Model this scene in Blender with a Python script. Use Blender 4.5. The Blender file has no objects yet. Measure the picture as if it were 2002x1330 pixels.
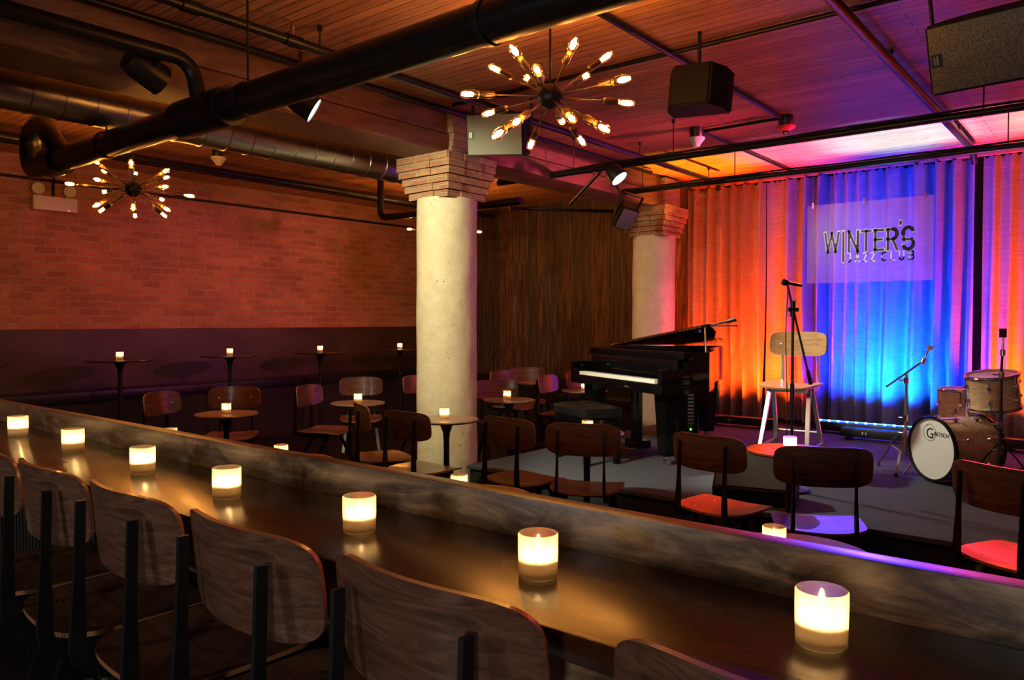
import bpy, bmesh, math, random
from mathutils import Vector, Matrix
C = bpy.context.scene
R = math.radians
rnd = random.Random(7)

# ------------------------------------------------------------------ camera, world, exposure
cd = bpy.data.cameras.new('camera'); cam = bpy.data.objects.new('camera', cd); C.collection.objects.link(cam)
cam.location = (0, 0, 1.45); cam.rotation_euler = (math.pi/2-0.0246, 0, 0.6787)
cd.sensor_width = 36; cd.lens = 1505*36/2002; cd.clip_start = .05
C.camera = cam
C.view_settings.view_transform = 'Standard'; C.view_settings.look = 'None'
C.view_settings.gamma = 1; C.view_settings.exposure = 0.0; C.view_settings.use_curve_mapping = False
w = bpy.data.worlds.new('night'); C.world = w; w.use_nodes = True
w.node_tree.nodes['Background'].inputs[0].default_value = (.6, .45, .5, 1)
w.node_tree.nodes['Background'].inputs[1].default_value = .004

CEIL = 3.13; ST = .28

def lamp(name, kind, loc, target, energy, color, size=.05, angle=60, blend=.6, parent=None, sy=None):
    ld = bpy.data.lights.new(name, kind); ld.energy = energy; ld.color = color
    if kind == 'SPOT': ld.spot_size = R(angle); ld.spot_blend = blend; ld.shadow_soft_size = size
    elif kind == 'AREA':
        ld.size = size
        if sy: ld.shape = 'RECTANGLE'; ld.size_y = sy
        ld.spread = R(angle)
    else: ld.shadow_soft_size = size
    o = bpy.data.objects.new(name, ld); C.collection.objects.link(o); o.location = loc
    if target is not None:
        o.rotation_euler = (Vector(target)-Vector(loc)).to_track_quat('-Z', 'Y').to_euler()
    return o

ORANGE = (1, .062, .003); BLUE = (.0, .018, 1); RED = (1, .02, .03)
# stage wash from the LED bars lying at the foot of the curtain
for x, c, e in ((-4.05, ORANGE, 234), (-3.70, ORANGE, 585), (-3.38, ORANGE, 897), (-3.05, ORANGE, 741), (-2.86, RED, 117)):
    lamp('wash_light', 'SPOT', (x, 8.24, .42), (x, 8.74, 1.12), e, c, .04, 80, 1)
for x, c, e in ((-2.50, BLUE, 507), (-2.20, BLUE, 1287), (-1.95, BLUE, 1482), (-1.65, BLUE, 1287), (-1.4, BLUE, 429)):
    lamp('wash_light', 'SPOT', (x, 8.24, .42), (x, 8.74, 1.12), e, c, .04, 72, 1)
for x, c, e in ((-.8, ORANGE, 1111.5), (-.42, ORANGE, 936), (0., ORANGE, 780), (.5, ORANGE, 624)):
    lamp('wash_light', 'SPOT', (x, 8.24, .42), (x, 8.74, 1.12), e, c, .04, 80, 1)
for x, e in ((-2.35, 60), (-2.1, 190), (-1.85, 230), (-1.6, 170)):
    lamp('wash_light', 'SPOT', (x, 8.24, .42), (x, 8.74, .98), e, (0, .5, 1), .04, 60, 1)
for x, c, e in ((-4.0, ORANGE, 260), (-3.5, ORANGE, 420), (-3.1, ORANGE, 330), (-2.35, BLUE, 800), (-1.95, BLUE, 1200), (-1.55, BLUE, 800), (-.7, ORANGE, 420), (-.2, ORANGE, 480)):
    lamp('wash_light', 'SPOT', (x, 7.9, .42), (x, 8.72, 2.35), e, c, .04, 46, 1)  # second set of lamps added to deepen the colour high on the curtain
# beams thrown straight up that burn out on the ceiling in front of the curtain
lamp('wash_light', 'SPOT', (-1.75, 8.0, .42), (-1.75, 7.74, 3.1), 2300, (.30, .62, 1), .05, 34, 1)
lamp('wash_light', 'SPOT', (-2.5, 8.0, .42), (-2.6, 7.74, 3.1), 1500, (1, .26, .95), .05, 34, 1)
lamp('wash_light', 'SPOT', (-1.0, 8.0, .42), (-.95, 7.74, 3.1), 1600, (1, .28, .85), .05, 34, 1)
lamp('wash_light', 'SPOT', (-3.5, 8.0, .42), (-3.65, 7.74, 3.1), 1900, (1, .36, .01), .05, 36, 1)
lamp('wash_light', 'SPOT', (-.2, 8.0, .42), (-.2, 7.74, 3.1), 1900, (1, .42, .12), .05, 36, 1)
lamp('wash_light', 'SPOT', (-1.5, 8.1, .42), (-1.9, 5.9, 3.1), 64, (1, .06, .42), .05, 100, 1)
# white spots of the stage lights, then coloured spots added with no fixture
lamp('par_or_added_beam', 'SPOT', (-3.95, 2.66, 2.55), (-4.25, 4.66, 1.6), 165, (1, .93, .52), .05, 84, .6)
lamp('par_or_added_beam', 'SPOT', (-3.42, 2.74, 2.52), (-3.1, 5.6, .55), 400, (1, .96, .80), .06, 40, .5)
lamp('par_or_added_beam', 'SPOT', (-3.28, 5.72, 2.60), (-1.5, 5.75, .3), 240, (.96, 1, .82), .06, 52, .5)
lamp('par_or_added_beam', 'SPOT', (-2.0, 7.0, 2.7), (-1.72, 3.95, .5), 1200, (1, .05, .01), .05, 13, .4)  # red and blue chair beams, added near the rail without a fixture
lamp('par_or_added_beam', 'SPOT', (-1.5, 7.0, 2.7), (-1.12, 3.92, .5), 6000, (.08, .05, 1), .05, 12, .4)
lamp('par_or_added_beam', 'SPOT', (-.9, 7.0, 2.7), (-.36, 3.8, .5), 900, (1, .03, .05), .05, 15, .4)
lamp('par_or_added_beam', 'SPOT', (-1.2, 6.6, 2.6), (-4.2, 5.9, 2.95), 220, (1, .04, .25), .05, 46, 1)
lamp('par_or_added_beam', 'SPOT', (-1.0, 6.9, 2.7), (-5.5, 6.6, .8), 260, (1, .10, .30), .05, 36, 1)
lamp('par_or_added_beam', 'SPOT', (-1.6, 6.9, 2.7), (-6.2, 4.6, .9), 60, (.55, .08, .8), .05, 30, 1)
lamp('par_or_added_beam', 'SPOT', (-2.0, 7.0, 2.7), (-1.1, 1.6, 1.0), 340, (1, .05, .02), .05, 13, 1)  # ledge beams, likewise added where no fixture hangs
lamp('par_or_added_beam', 'SPOT', (-1.5, 7.0, 2.7), (-.28, 1.42, 1.05), 800, (.10, .04, 1), .05, 7, 1)
lamp('par_or_added_beam', 'SPOT', (-.9, 7.0, 2.7), (.12, 1.3, 1.05), 160, (1, .05, .04), .05, 8, 1)
lamp('par_or_added_beam', 'SPOT', (-4.45, 8.62, 3.0), (-5.2, 8.92, 1.6), 26, (1, .42, .10), .05, 90, 1)  # added warm spot with no lamp behind it, brightens the plank wall
lamp('par_or_added_beam', 'SPOT', (-4.9, 7.0, 2.9), (-6.5, 8.92, 1.5), 13, (1, .55, .28), .05, 80, 1)  # another added spot for the plank wall
lamp('par_or_added_beam', 'SPOT', (-1.7, 6.9, 2.7), (-4.25, 8.2, 1.3), 150, (1, .10, .34), .05, 26, 1)  # added magenta spot that tints the far column
lamp('par_or_added_beam', 'SPOT', (-1.3, 6.6, 2.7), (-8.7, 5.4, 2.5), 260, (1, .22, .28), .05, 44, 1)  # added pink wash that lifts the brick wall
# added fill behind the camera for unseen house lights, low so seats stay dark
lamp('house_fill', 'AREA', (.9, -2.3, 1.5), (-1.0, .75, 1.0), 12, (1, .92, .84), .3, 120)
lamp('house_fill', 'AREA', (-2.6, -2.3, 1.45), (-2.2, .75, .95), 9, (1, .93, .86), .3, 120)
lamp('par_or_added_beam', 'SPOT', (-3.0, 5.8, 2.7), (-1.80, 7.13, 2.08), 110, (1, .96, .90), .04, 32, 1)  # added spot without a fixture, brings out the sign letters

# ------------------------------------------------------------------ materials
def mat(name, col=(.5, .5, .5), rough=.5, metal=0, emit=None, es=0, spec=.5, coat=0, trans=0, alpha=1):
    m = bpy.data.materials.new(name); m.use_nodes = True
    b = m.node_tree.nodes['Principled BSDF']
    b.inputs['Base Color'].default_value = (*col, 1); b.inputs['Roughness'].default_value = rough
    b.inputs['Metallic'].default_value = metal; b.inputs['Specular IOR Level'].default_value = spec
    b.inputs['Coat Weight'].default_value = coat; b.inputs['Coat Roughness'].default_value = .12
    b.inputs['Transmission Weight'].default_value = trans; b.inputs['Alpha'].default_value = alpha
    if emit: b.inputs['Emission Color'].default_value = (*emit, 1); b.inputs['Emission Strength'].default_value = es
    return m
def N(m, t, **k):
    n = m.node_tree.nodes.new(t)
    for a, v in k.items(): setattr(n, a, v)
    return n
def L(m, a, b): m.node_tree.links.new(a, b)
def ramp(m, stops):
    n = N(m, 'ShaderNodeValToRGB'); e = n.color_ramp.elements
    while len(e) < len(stops): e.new(.5)
    for x, (p, c) in zip(e, stops): x.position = p; x.color = (*c, 1)
    return n
def bump(m, h, strength, dist=.01):
    b = N(m, 'ShaderNodeBump'); b.inputs['Strength'].default_value = strength; b.inputs['Distance'].default_value = dist
    L(m, h, b.inputs['Height']); L(m, b.outputs[0], m.node_tree.nodes['Principled BSDF'].inputs['Normal']); return b
def coords(m, scale=(1, 1, 1), loc=(0, 0, 0), rot=(0, 0, 0), kind='Object'):
    t = N(m, 'ShaderNodeTexCoord'); mp = N(m, 'ShaderNodeMapping')
    mp.inputs['Scale'].default_value = scale; mp.inputs['Location'].default_value = loc; mp.inputs['Rotation'].default_value = rot
    L(m, t.outputs[kind], mp.inputs[0]); return mp.outputs[0]
def noise(m, vec, scale, detail=4, rough=.6, dist=0):
    n = N(m, 'ShaderNodeTexNoise'); n.inputs['Scale'].default_value = scale; n.inputs['Detail'].default_value = detail
    n.inputs['Roughness'].default_value = rough; n.inputs['Distortion'].default_value = dist
    if vec is not None: L(m, vec, n.inputs['Vector'])
    return n
def mix(m, fac, a, b, blend='MIX'):
    n = N(m, 'ShaderNodeMix', data_type='RGBA', blend_type=blend)
    for s, v in ((n.inputs[0], fac), (n.inputs[6], a), (n.inputs[7], b)):
        if hasattr(v, 'links'): L(m, v, s)
        elif isinstance(v, tuple): s.default_value = (*v, 1)
        else: s.default_value = v
    return n.outputs[2]
def base(m): return m.node_tree.nodes['Principled BSDF'].inputs['Base Color']
def grain(name, c1, c2, c3, scale=(3, 22, 22), rough=.4, coat=0, bs=.1, nsc=2.2, dist=1.2):
    m = mat(name, c2, rough, coat=coat)
    v = coords(m, scale); n = noise(m, v, nsc, 6, .6, dist)
    r = ramp(m, [(.28, c1), (.5, c2), (.75, c3)]); L(m, n.outputs[0], r.inputs[0]); L(m, r.outputs[0], base(m))
    if bs: bump(m, n.outputs[0], bs, .004)
    return m
def brick(name, c1, c2, mortar, bw=.22, rh=.08, msize=.012, rough=.85, blot=.6, bstr=.5):
    m = mat(name, c1, rough, spec=.25)
    g = N(m, 'ShaderNodeNewGeometry'); sp = N(m, 'ShaderNodeSeparateXYZ'); L(m, g.outputs['Position'], sp.inputs[0])
    sn = N(m, 'ShaderNodeSeparateXYZ'); L(m, g.outputs['True Normal'], sn.inputs[0])
    ab = N(m, 'ShaderNodeMath', operation='ABSOLUTE'); L(m, sn.outputs[0], ab.inputs[0])
    gt = N(m, 'ShaderNodeMath', operation='GREATER_THAN'); L(m, ab.outputs[0], gt.inputs[0]); gt.inputs[1].default_value = .6
    mx = N(m, 'ShaderNodeMix', data_type='FLOAT'); L(m, gt.outputs[0], mx.inputs[0]); L(m, sp.outputs[0], mx.inputs[2]); L(m, sp.outputs[1], mx.inputs[3])
    cb = N(m, 'ShaderNodeCombineXYZ'); L(m, mx.outputs[0], cb.inputs[0]); L(m, sp.outputs[2], cb.inputs[1])
    nz = noise(m, cb.outputs[0], 2.5, 3); ad = N(m, 'ShaderNodeMixRGB', blend_type='ADD'); ad.inputs[0].default_value = .03
    L(m, cb.outputs[0], ad.inputs[1]); L(m, nz.outputs[1], ad.inputs[2])
    b = N(m, 'ShaderNodeTexBrick'); L(m, ad.outputs[0], b.inputs[0]); b.inputs['Scale'].default_value = 1
    b.inputs['Brick Width'].default_value = bw; b.inputs['Row Height'].default_value = rh; b.inputs['Mortar Size'].default_value = msize
    b.inputs['Mortar Smooth'].default_value = .4; b.inputs['Bias'].default_value = 0
    b.inputs['Color1'].default_value = (*c1, 1); b.inputs['Color2'].default_value = (*c2, 1); b.inputs['Mortar'].default_value = (*mortar, 1)
    n2 = noise(m, cb.outputs[0], 1.3, 5, .65); r2 = ramp(m, [(.3, (.5, .5, .5)), (.7, (1.15, 1.1, 1.1))]); L(m, n2.outputs[0], r2.inputs[0])
    n3 = noise(m, cb.outputs[0], 28, 4, .7); r3 = ramp(m, [(.3, (.75, .75, .75)), (.7, (1.15, 1.15, 1.15))]); L(m, n3.outputs[0], r3.inputs[0])
    o = mix(m, blot, b.outputs[0], r2.outputs[0], 'MULTIPLY'); o = mix(m, .8, o, r3.outputs[0], 'MULTIPLY'); L(m, o, base(m))
    inv = N(m, 'ShaderNodeMath', operation='MULTIPLY_ADD'); L(m, b.outputs['Fac'], inv.inputs[0]); inv.inputs[1].default_value = -1
    L(m, n3.outputs[0], inv.inputs[2]); bump(m, inv.outputs[0], bstr, .008)
    return m
M = {}
M['brick'] = brick('red_brick', (.66, .27, .17), (.46, .175, .115), (.50, .33, .27))
M['brick_tan'] = brick('tan_brick', (.55, .33, .20), (.44, .20, .12), (.50, .38, .28), .2, .062, .008, blot=.4, bstr=.8)
def boards(name, c1, c2, pitch, along='X', rough=.45):
    m = mat(name, c1, rough, spec=.4)
    v = coords(m, kind='Object')
    b = N(m, 'ShaderNodeTexBrick'); b.offset = .37; b.inputs['Scale'].default_value = 1
    b.inputs['Brick Width'].default_value = 2.7; b.inputs['Row Height'].default_value = pitch; b.inputs['Mortar Size'].default_value = .0035
    b.inputs['Mortar Smooth'].default_value = .3
    b.inputs['Color1'].default_value = (*c1, 1); b.inputs['Color2'].default_value = (*c2, 1); b.inputs['Mortar'].default_value = (c2[0]*.15, c2[1]*.15, c2[2]*.15, 1)
    L(m, v, b.inputs[0])
    n = noise(m, coords(m, (1.2, 26, 26)), 2, 6, .6, .5); r = ramp(m, [(.3, (.5, .45, .4)), (.7, (1.2, 1.2, 1.2))]); L(m, n.outputs[0], r.inputs[0])
    kn = noise(m, coords(m, (2.5, 9, 9)), 2.2, 2, .5); kr = ramp(m, [(.27, (.35, .3, .3)), (.36, (1, 1, 1))]); L(m, kn.outputs[0], kr.inputs[0])
    o = mix(m, 1., b.outputs[0], r.outputs[0], 'MULTIPLY'); o = mix(m, .6, o, kr.outputs[0], 'MULTIPLY'); L(m, o, base(m))
    iv = N(m, 'ShaderNodeMath', operation='SUBTRACT'); iv.inputs[0].default_value = 1; L(m, b.outputs['Fac'], iv.inputs[1]); bump(m, iv.outputs[0], .8, .006)
    return m
M['ceiling'] = boards('ceiling_boards', (.60, .29, .14), (.43, .19, .09), .075)
M['beam'] = grain('timber', (.10, .042, .022), (.20, .09, .045), (.28, .14, .075), (24, 1.2, 10), .6, bs=.25)
M['plank'] = grain('reclaimed_plank', (.008, .004, .003), (.07, .033, .018), (.24, .125, .07), (16, 16, 1.1), .6, bs=.6, dist=.6)
M['plank2'] = grain('reclaimed_plank_brown', (.009, .004, .003), (.09, .04, .019), (.26, .125, .055), (18, 18, 1.3), .6, bs=.6, dist=.4)
M['plank3'] = grain('reclaimed_plank_grey', (.007, .005, .004), (.05, .03, .02), (.16, .095, .06), (22, 22, 1.2), .6, bs=.6, dist=.4)
m = M['plaster'] = mat('painted_concrete', (.80, .76, .64), .62, spec=.3)
n1 = noise(m, coords(m), 9, 8, .7); n2 = noise(m, coords(m, (1, 1, .6)), 3.2, 3, .5)
vo = N(m, 'ShaderNodeTexVoronoi'); vo.inputs['Scale'].default_value = 26; L(m, coords(m), vo.inputs[0])
r = ramp(m, [(.0, (0, 0, 0)), (.16, (1, 1, 1))]); L(m, vo.outputs['Distance'], r.inputs[0])
rm = ramp(m, [(.5, (0, 0, 0)), (.6, (1, 1, 1))]); L(m, n2.outputs[0], rm.inputs[0])
pit = mix(m, rm.outputs[0], (1., 1., 1.), r.outputs[0]); hh = mix(m, .55, pit, n1.outputs[1], 'MULTIPLY'); bump(m, hh, 1.0, .03)
cr = ramp(m, [(.3, (.70, .64, .48)), (.6, (.84, .79, .63))]); L(m, n1.outputs[0], cr.inputs[0]); L(m, cr.outputs[0], base(m))
# curtain
m = M['curtain'] = mat('crushed_drape', (.5, .45, .45), .8, spec=.12)
n1 = noise(m, coords(m, (2, 2, 60)), 3, 5, .6); cr = ramp(m, [(.3, (.26, .23, .24)), (.7, (.40, .37, .38))]); L(m, n1.outputs[0], cr.inputs[0]); L(m, cr.outputs[0], base(m)); bump(m, n1.outputs[0], .5, .01)
m.node_tree.nodes['Principled BSDF'].inputs['Sheen Weight'].default_value = 0
# bar wood
m = M['bar'] = mat('bar_walnut', (.05, .022, .011), .2, spec=.36, coat=.14)
m.node_tree.nodes['Principled BSDF'].inputs['Coat Roughness'].default_value = .22
n1 = noise(m, coords(m, (1.2, 14, 14)), 2, 6, .6, .8); n2 = noise(m, coords(m), 2.6, 4, .55)
cr = ramp(m, [(.3, (.016, .006, .004)), (.55, (.055, .019, .008)), (.8, (.10, .034, .012))]); L(m, n1.outputs[0], cr.inputs[0])
r2 = ramp(m, [(.35, (.55, .55, .55)), (.65, (1.5, 1.4, 1.3))]); L(m, n2.outputs[0], r2.inputs[0]); L(m, mix(m, 1., cr.outputs[0], r2.outputs[0], 'MULTIPLY'), base(m))
rr = ramp(m, [(.3, (.18, .18, .18)), (.7, (.28, .28, .28))]); L(m, n2.outputs[0], rr.inputs[0]); L(m, rr.outputs[0], m.node_tree.nodes['Principled BSDF'].inputs['Roughness'])
m = M['ledge'] = mat('ledge_birch', (.2, .15, .11), .34, spec=.5)
n1 = noise(m, coords(m, (1.1, 5, 7)), 2.4, 8, .68, 1.4); n2 = noise(m, coords(m, (2.2, 6, 5)), 2.3, 5, .7, .8)
cr = ramp(m, [(.25, (.016, .011, .009)), (.42, (.09, .058, .038)), (.56, (.24, .155, .09)), (.75, (.46, .31, .18))]); L(m, n1.outputs[0], cr.inputs[0])
r2 = ramp(m, [(.38, (.16, .16, .18)), (.55, (1, 1, 1))]); L(m, n2.outputs[0], r2.inputs[0]); L(m, mix(m, .85, cr.outputs[0], r2.outputs[0], 'MULTIPLY'), base(m))
M['walnut'] = grain('walnut_ply', (.05, .022, .014), (.115, .052, .032), (.20, .10, .066), (1.6, 12, 17), .3, coat=.25, bs=.06, nsc=2.6, dist=1.6)
M['walnut_seat'] = grain('walnut_seat', (.07, .026, .015), (.15, .06, .034), (.21, .09, .05), (1.6, 9, 12), .3, coat=.3, bs=.04, nsc=2.2)
M['ply_edge'] = mat('ply_edge', (.36, .15, .06), .35, coat=.4)
M['oak'] = grain('oak_ply', (.42, .22, .09), (.56, .32, .15), (.66, .42, .22), (1.6, 9, 16), .3, coat=.3, bs=.03, nsc=2.4)
M['oak_edge'] = mat('oak_edge', (.42, .25, .11), .35)
M['black'] = mat('black_metal', (.010, .010, .011), .38, spec=.5)
M['frame'] = mat('frame_metal', (.035, .036, .04), .32, metal=.8)
M['leg_steel'] = mat('leg_steel', (.22, .23, .25), .28, metal=1)
M['black_matte'] = mat('black_matte', (.012, .012, .013), .7)
M['pipe'] = mat('black_pipe', (.007, .0065, .0065), .36, spec=.4)
M['steel'] = mat('brushed_steel', (.30, .30, .27), .34, metal=.85)
M['chrome'] = mat('chrome', (.85, .85, .87), .12, metal=1)
M['duct'] = mat('galvanized', (.46, .46, .47), .33, metal=1)
M['piano'] = mat('piano_lacquer', (.003, .003, .0035), .09, spec=.35)
M['ivory'] = mat('ivory', (.85, .84, .74), .3)
M['gold'] = mat('brass', (.75, .52, .2), .25, metal=1)
M['socket'] = mat('dark_brass', (.22, .15, .07), .3, metal=1)
M['leather'] = mat('black_leather', (.008, .009, .009), .24, spec=.5)
M['floor'] = mat('dark_floor', (.012, .010, .009), .35)
m = M['stage'] = mat('stage_carpet', (.07, .075, .09), .85, spec=.2)
n1 = noise(m, coords(m), 60, 4, .7); cr = ramp(m, [(.3, (.034, .038, .046)), (.7, (.074, .080, .094))]); L(m, n1.outputs[0], cr.inputs[0]); L(m, cr.outputs[0], base(m)); bump(m, n1.outputs[0], .3, .004)
M['stage_side'] = mat('stage_skirt', (.008, .008, .009), .8)
M['panel'] = mat('wainscot', (.06, .032, .028), .45); n1 = noise(M['panel'], coords(M['panel'], (3, 1, 2)), 1.4, 4); cr = ramp(M['panel'], [(.3, (.025, .014, .012)), (.7, (.085, .045, .04))]); L(M['panel'], n1.outputs[0], cr.inputs[0]); L(M['panel'], cr.outputs[0], base(M['panel']))
M['vinyl'] = mat('bench_vinyl', (.012, .011, .012), .35)
m = M['tabletop'] = mat('tabletop', (.36, .25, .19), .28, coat=.2)
n1 = noise(m, coords(m), 7, 6, .65, 1); cr = ramp(m, [(.3, (.20, .11, .08)), (.7, (.36, .22, .165))]); L(m, n1.outputs[0], cr.inputs[0]); L(m, cr.outputs[0], base(m))
M['darktop'] = mat('dark_tabletop', (.07, .045, .035), .25, coat=.2)
M['white_plastic'] = mat('white_plastic', (.75, .73, .70), .45)
M['red_plastic'] = mat('red_plastic', (.6, .03, .02), .4)
m = M['grille'] = mat('speaker_grille', (.07, .075, .072), .5, metal=.3)
v = coords(m, (190, 190, 190)); ck = N(m, 'ShaderNodeTexVoronoi'); ck.inputs['Scale'].default_value = 1; L(m, v, ck.inputs[0])
cr = ramp(m, [(.3, (.02, .02, .02)), (.5, (.13, .14, .13))]); L(m, ck.outputs['Distance'], cr.inputs[0]); L(m, cr.outputs[0], base(m))
M['grille_lit'] = mat('grille_lit_grey', (.26, .27, .24), .6)  # lighter copy of the grille, lamplight on it put into the base colour
M['monitor'] = mat('monitor_grey', (.09, .10, .095), .5)
M['speaker'] = mat('speaker_box', (.004, .004, .0045), .65, spec=.25)
M['drum_head'] = mat('drum_head', (.86, .87, .80), .35)
m = M['pearl'] = mat('pearl_wrap', (.62, .47, .32), .25, coat=.6)
n1 = noise(m, coords(m, (6, 6, 40)), 2, 5, .6, 2); cr = ramp(m, [(.3, (.40, .26, .14)), (.5, (.60, .42, .25)), (.7, (.78, .60, .38))]); L(m, n1.outputs[0], cr.inputs[0]); L(m, cr.outputs[0], base(m))
M['black_hoop'] = mat('black_hoop', (.01, .01, .01), .15)
M['pink_tape'] = mat('clear_clip', (.8, .5, .7), .3)
M['bulb_glow'] = mat('bulb_glow', (1, .8, .5), .5, emit=(1, .40, .075), es=230)
M['lens_glow'] = mat('lens_glow', (1, 1, 1), .5, emit=(.82, 1, .92), es=9)
M['flame'] = mat('flame', (1, .8, .4), .5, emit=(1, .60, .24), es=500)
M['led'] = mat('led_strip', (.1, .2, 1), .5, emit=(.03, .16, 1), es=9)
M['led_dot'] = mat('led_dot', (.1, .3, 1), .5, emit=(.25, .55, 1), es=14)
M['red_led'] = mat('red_led', (1, .1, .05), .5, emit=(1, .06, .03), es=5)
M['green_led'] = mat('green_led', (.2, 1, .1), .5, emit=(.15, 1, .05), es=5)
def shader(name, build):
    m = bpy.data.materials.new(name); m.use_nodes = True; nt = m.node_tree
    nt.nodes.remove(nt.nodes['Principled BSDF']); o = nt.nodes['Material Output']; L(m, build(m), o.inputs[0]); return m
def mixsh(m, f, a, b):
    n = N(m, 'ShaderNodeMixShader'); L(m, a, n.inputs[1]); L(m, b, n.inputs[2])
    if hasattr(f, 'links'): L(m, f, n.inputs[0])
    else: n.inputs[0].default_value = f
    return n.outputs[0]
def sh(m, t, c=(1, 1, 1), **k):
    n = N(m, t); n.inputs['Color'].default_value = (*c, 1)
    for a, v in k.items(): n.inputs[a].default_value = v
    return n.outputs[0]
def frosted(m):
    a = mixsh(m, .28, sh(m, 'ShaderNodeBsdfTranslucent', (.98, .90, .76)), sh(m, 'ShaderNodeBsdfTransparent', (1, .95, .85)))
    return mixsh(m, .06, a, sh(m, 'ShaderNodeBsdfGlossy', (1, 1, 1), Roughness=.1))
M['frosted'] = shader('frosted_glass', frosted)
def clear(m):
    lw = N(m, 'ShaderNodeLayerWeight'); lw.inputs[0].default_value = .35
    return mixsh(m, lw.outputs['Fresnel'], sh(m, 'ShaderNodeBsdfTransparent', (.93, .95, .93)), sh(m, 'ShaderNodeBsdfGlossy', (1, 1, 1), Roughness=.04))
M['glass_foot'] = shader('glass_foot', lambda m: mixsh(m, .10, mixsh(m, .45, sh(m, 'ShaderNodeBsdfTranslucent', (1, .93, .78)), sh(m, 'ShaderNodeBsdfTransparent', (1, .97, .9))), sh(m, 'ShaderNodeBsdfGlossy', (1, 1, 1), Roughness=.05)))
M['clear'] = shader('clear_glass', clear)
def amber(m):
    lw = N(m, 'ShaderNodeLayerWeight'); lw.inputs[0].default_value = .3
    return mixsh(m, lw.outputs['Facing'], sh(m, 'ShaderNodeBsdfTransparent', (1, .93, .8)), sh(m, 'ShaderNodeBsdfGlossy', (1, .85, .6), Roughness=.08))
M['bulb_glass'] = shader('bulb_glass', amber)
M['wax'] = shader('wax', lambda m: mixsh(m, .6, sh(m, 'ShaderNodeBsdfDiffuse', (.95, .92, .84)), sh(m, 'ShaderNodeBsdfTranslucent', (.97, .92, .78))))
def acryl(m):
    a = mixsh(m, .16, sh(m, 'ShaderNodeBsdfTransparent', (.93, .93, .97)), sh(m, 'ShaderNodeBsdfTranslucent', (.8, .8, .85)))
    return mixsh(m, .03, a, sh(m, 'ShaderNodeBsdfGlossy', (1, 1, 1), Roughness=.5))
M['acrylic'] = shader('acrylic', acryl)
M['letter_dark'] = mat('letter_dark', (.012, .010, .03), .4)
M['letter_light'] = shader('letter_light', lambda m: mixsh(m, .85, sh(m, 'ShaderNodeBsdfTranslucent', (1, 1, 1)), sh(m, 'ShaderNodeBsdfDiffuse', (.95, .95, 1))))

# ------------------------------------------------------------------ mesh helpers
def obj(name, bm, m, parent=None, loc=None, rot=None, smooth=True, ang=35):
    me = bpy.data.meshes.new(name); bmesh.ops.recalc_face_normals(bm, faces=bm.faces[:]) if len(bm.faces) else None
    bm.to_mesh(me); bm.free()
    for mm in (m if isinstance(m, (list, tuple)) else [m]): me.materials.append(mm)
    if smooth:
        me.polygons.foreach_set('use_smooth', [True]*len(me.polygons)); me.set_sharp_from_angle(angle=R(ang))
    o = bpy.data.objects.new(name, me); C.collection.objects.link(o)
    if parent: o.parent = parent
    if loc: o.location = loc
    if rot: o.rotation_euler = rot
    return o
def tag(o, label, cat, group=None, kind=None):
    o['label'] = label; o['category'] = cat
    if group: o['group'] = group
    if kind: o['kind'] = kind
    return o
def thing(name, label, cat, loc=(0, 0, 0), rz=0, group=None, rot=None):
    o = bpy.data.objects.new(name, None); o.empty_display_size = .1; C.collection.objects.link(o)
    o.location = loc; o.rotation_euler = rot or (0, 0, rz); return tag(o, label, cat, group)
def struct(o): o['kind'] = 'structure'; return o
def copy_tree(o, parent=None):
    c = o.copy(); C.collection.objects.link(c)
    if parent: c.parent = parent
    for ch in list(o.children): copy_tree(ch, c)
    return c
def box(bm, lo, hi, mi=0, bev=0, M4=None):
    vs = [bm.verts.new(Vector((x, y, z))) for z in (lo[2], hi[2]) for y in (lo[1], hi[1]) for x in (lo[0], hi[0])]
    fs = [bm.faces.new([vs[i] for i in f]) for f in ((0, 2, 3, 1), (4, 5, 7, 6), (0, 1, 5, 4), (2, 6, 7, 3), (0, 4, 6, 2), (1, 3, 7, 5))]
    for f in fs: f.material_index = mi
    if bev:
        es = list({e for f in fs for e in f.edges})
        r = bmesh.ops.bevel(bm, geom=es, offset=bev, segments=2, profile=.6, affect='EDGES')
        vs = list({v for f in r['faces'] for v in f.verts} | {v for v in vs if v.is_valid})
    if M4 is not None: bmesh.ops.transform(bm, matrix=M4, verts=[v for v in vs if v.is_valid])
    return bm
def B(lo, hi, bev=0): return box(bmesh.new(), lo, hi, 0, bev)
def lathe(bm, prof, seg=32, mi=0, M4=None):
    rings = []
    for r, z in prof:
        if r < 1e-6: rings.append([bm.verts.new((0, 0, z))])
        else: rings.append([bm.verts.new((r*math.cos(2*math.pi*i/seg), r*math.sin(2*math.pi*i/seg), z)) for i in range(seg)])
    for a, b in zip(rings, rings[1:]):
        for i in range(seg):
            j = (i+1) % seg
            f = [a[0], b[i], b[j]] if len(a) == 1 and len(b) > 1 else [a[i], a[j], b[0]] if len(b) == 1 and len(a) > 1 else [a[i], a[j], b[j], b[i]] if len(a) > 1 else None
            if f: bm.faces.new(f).material_index = mi
    if M4 is not None: bmesh.ops.transform(bm, matrix=M4, verts=[v for r_ in rings for v in r_])
    return bm
def frames(path):
    T = []
    for i, p in enumerate(path):
        a = path[max(i-1, 0)]; b = path[min(i+1, len(path)-1)]; T.append((b-a).normalized())
    return T
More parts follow.
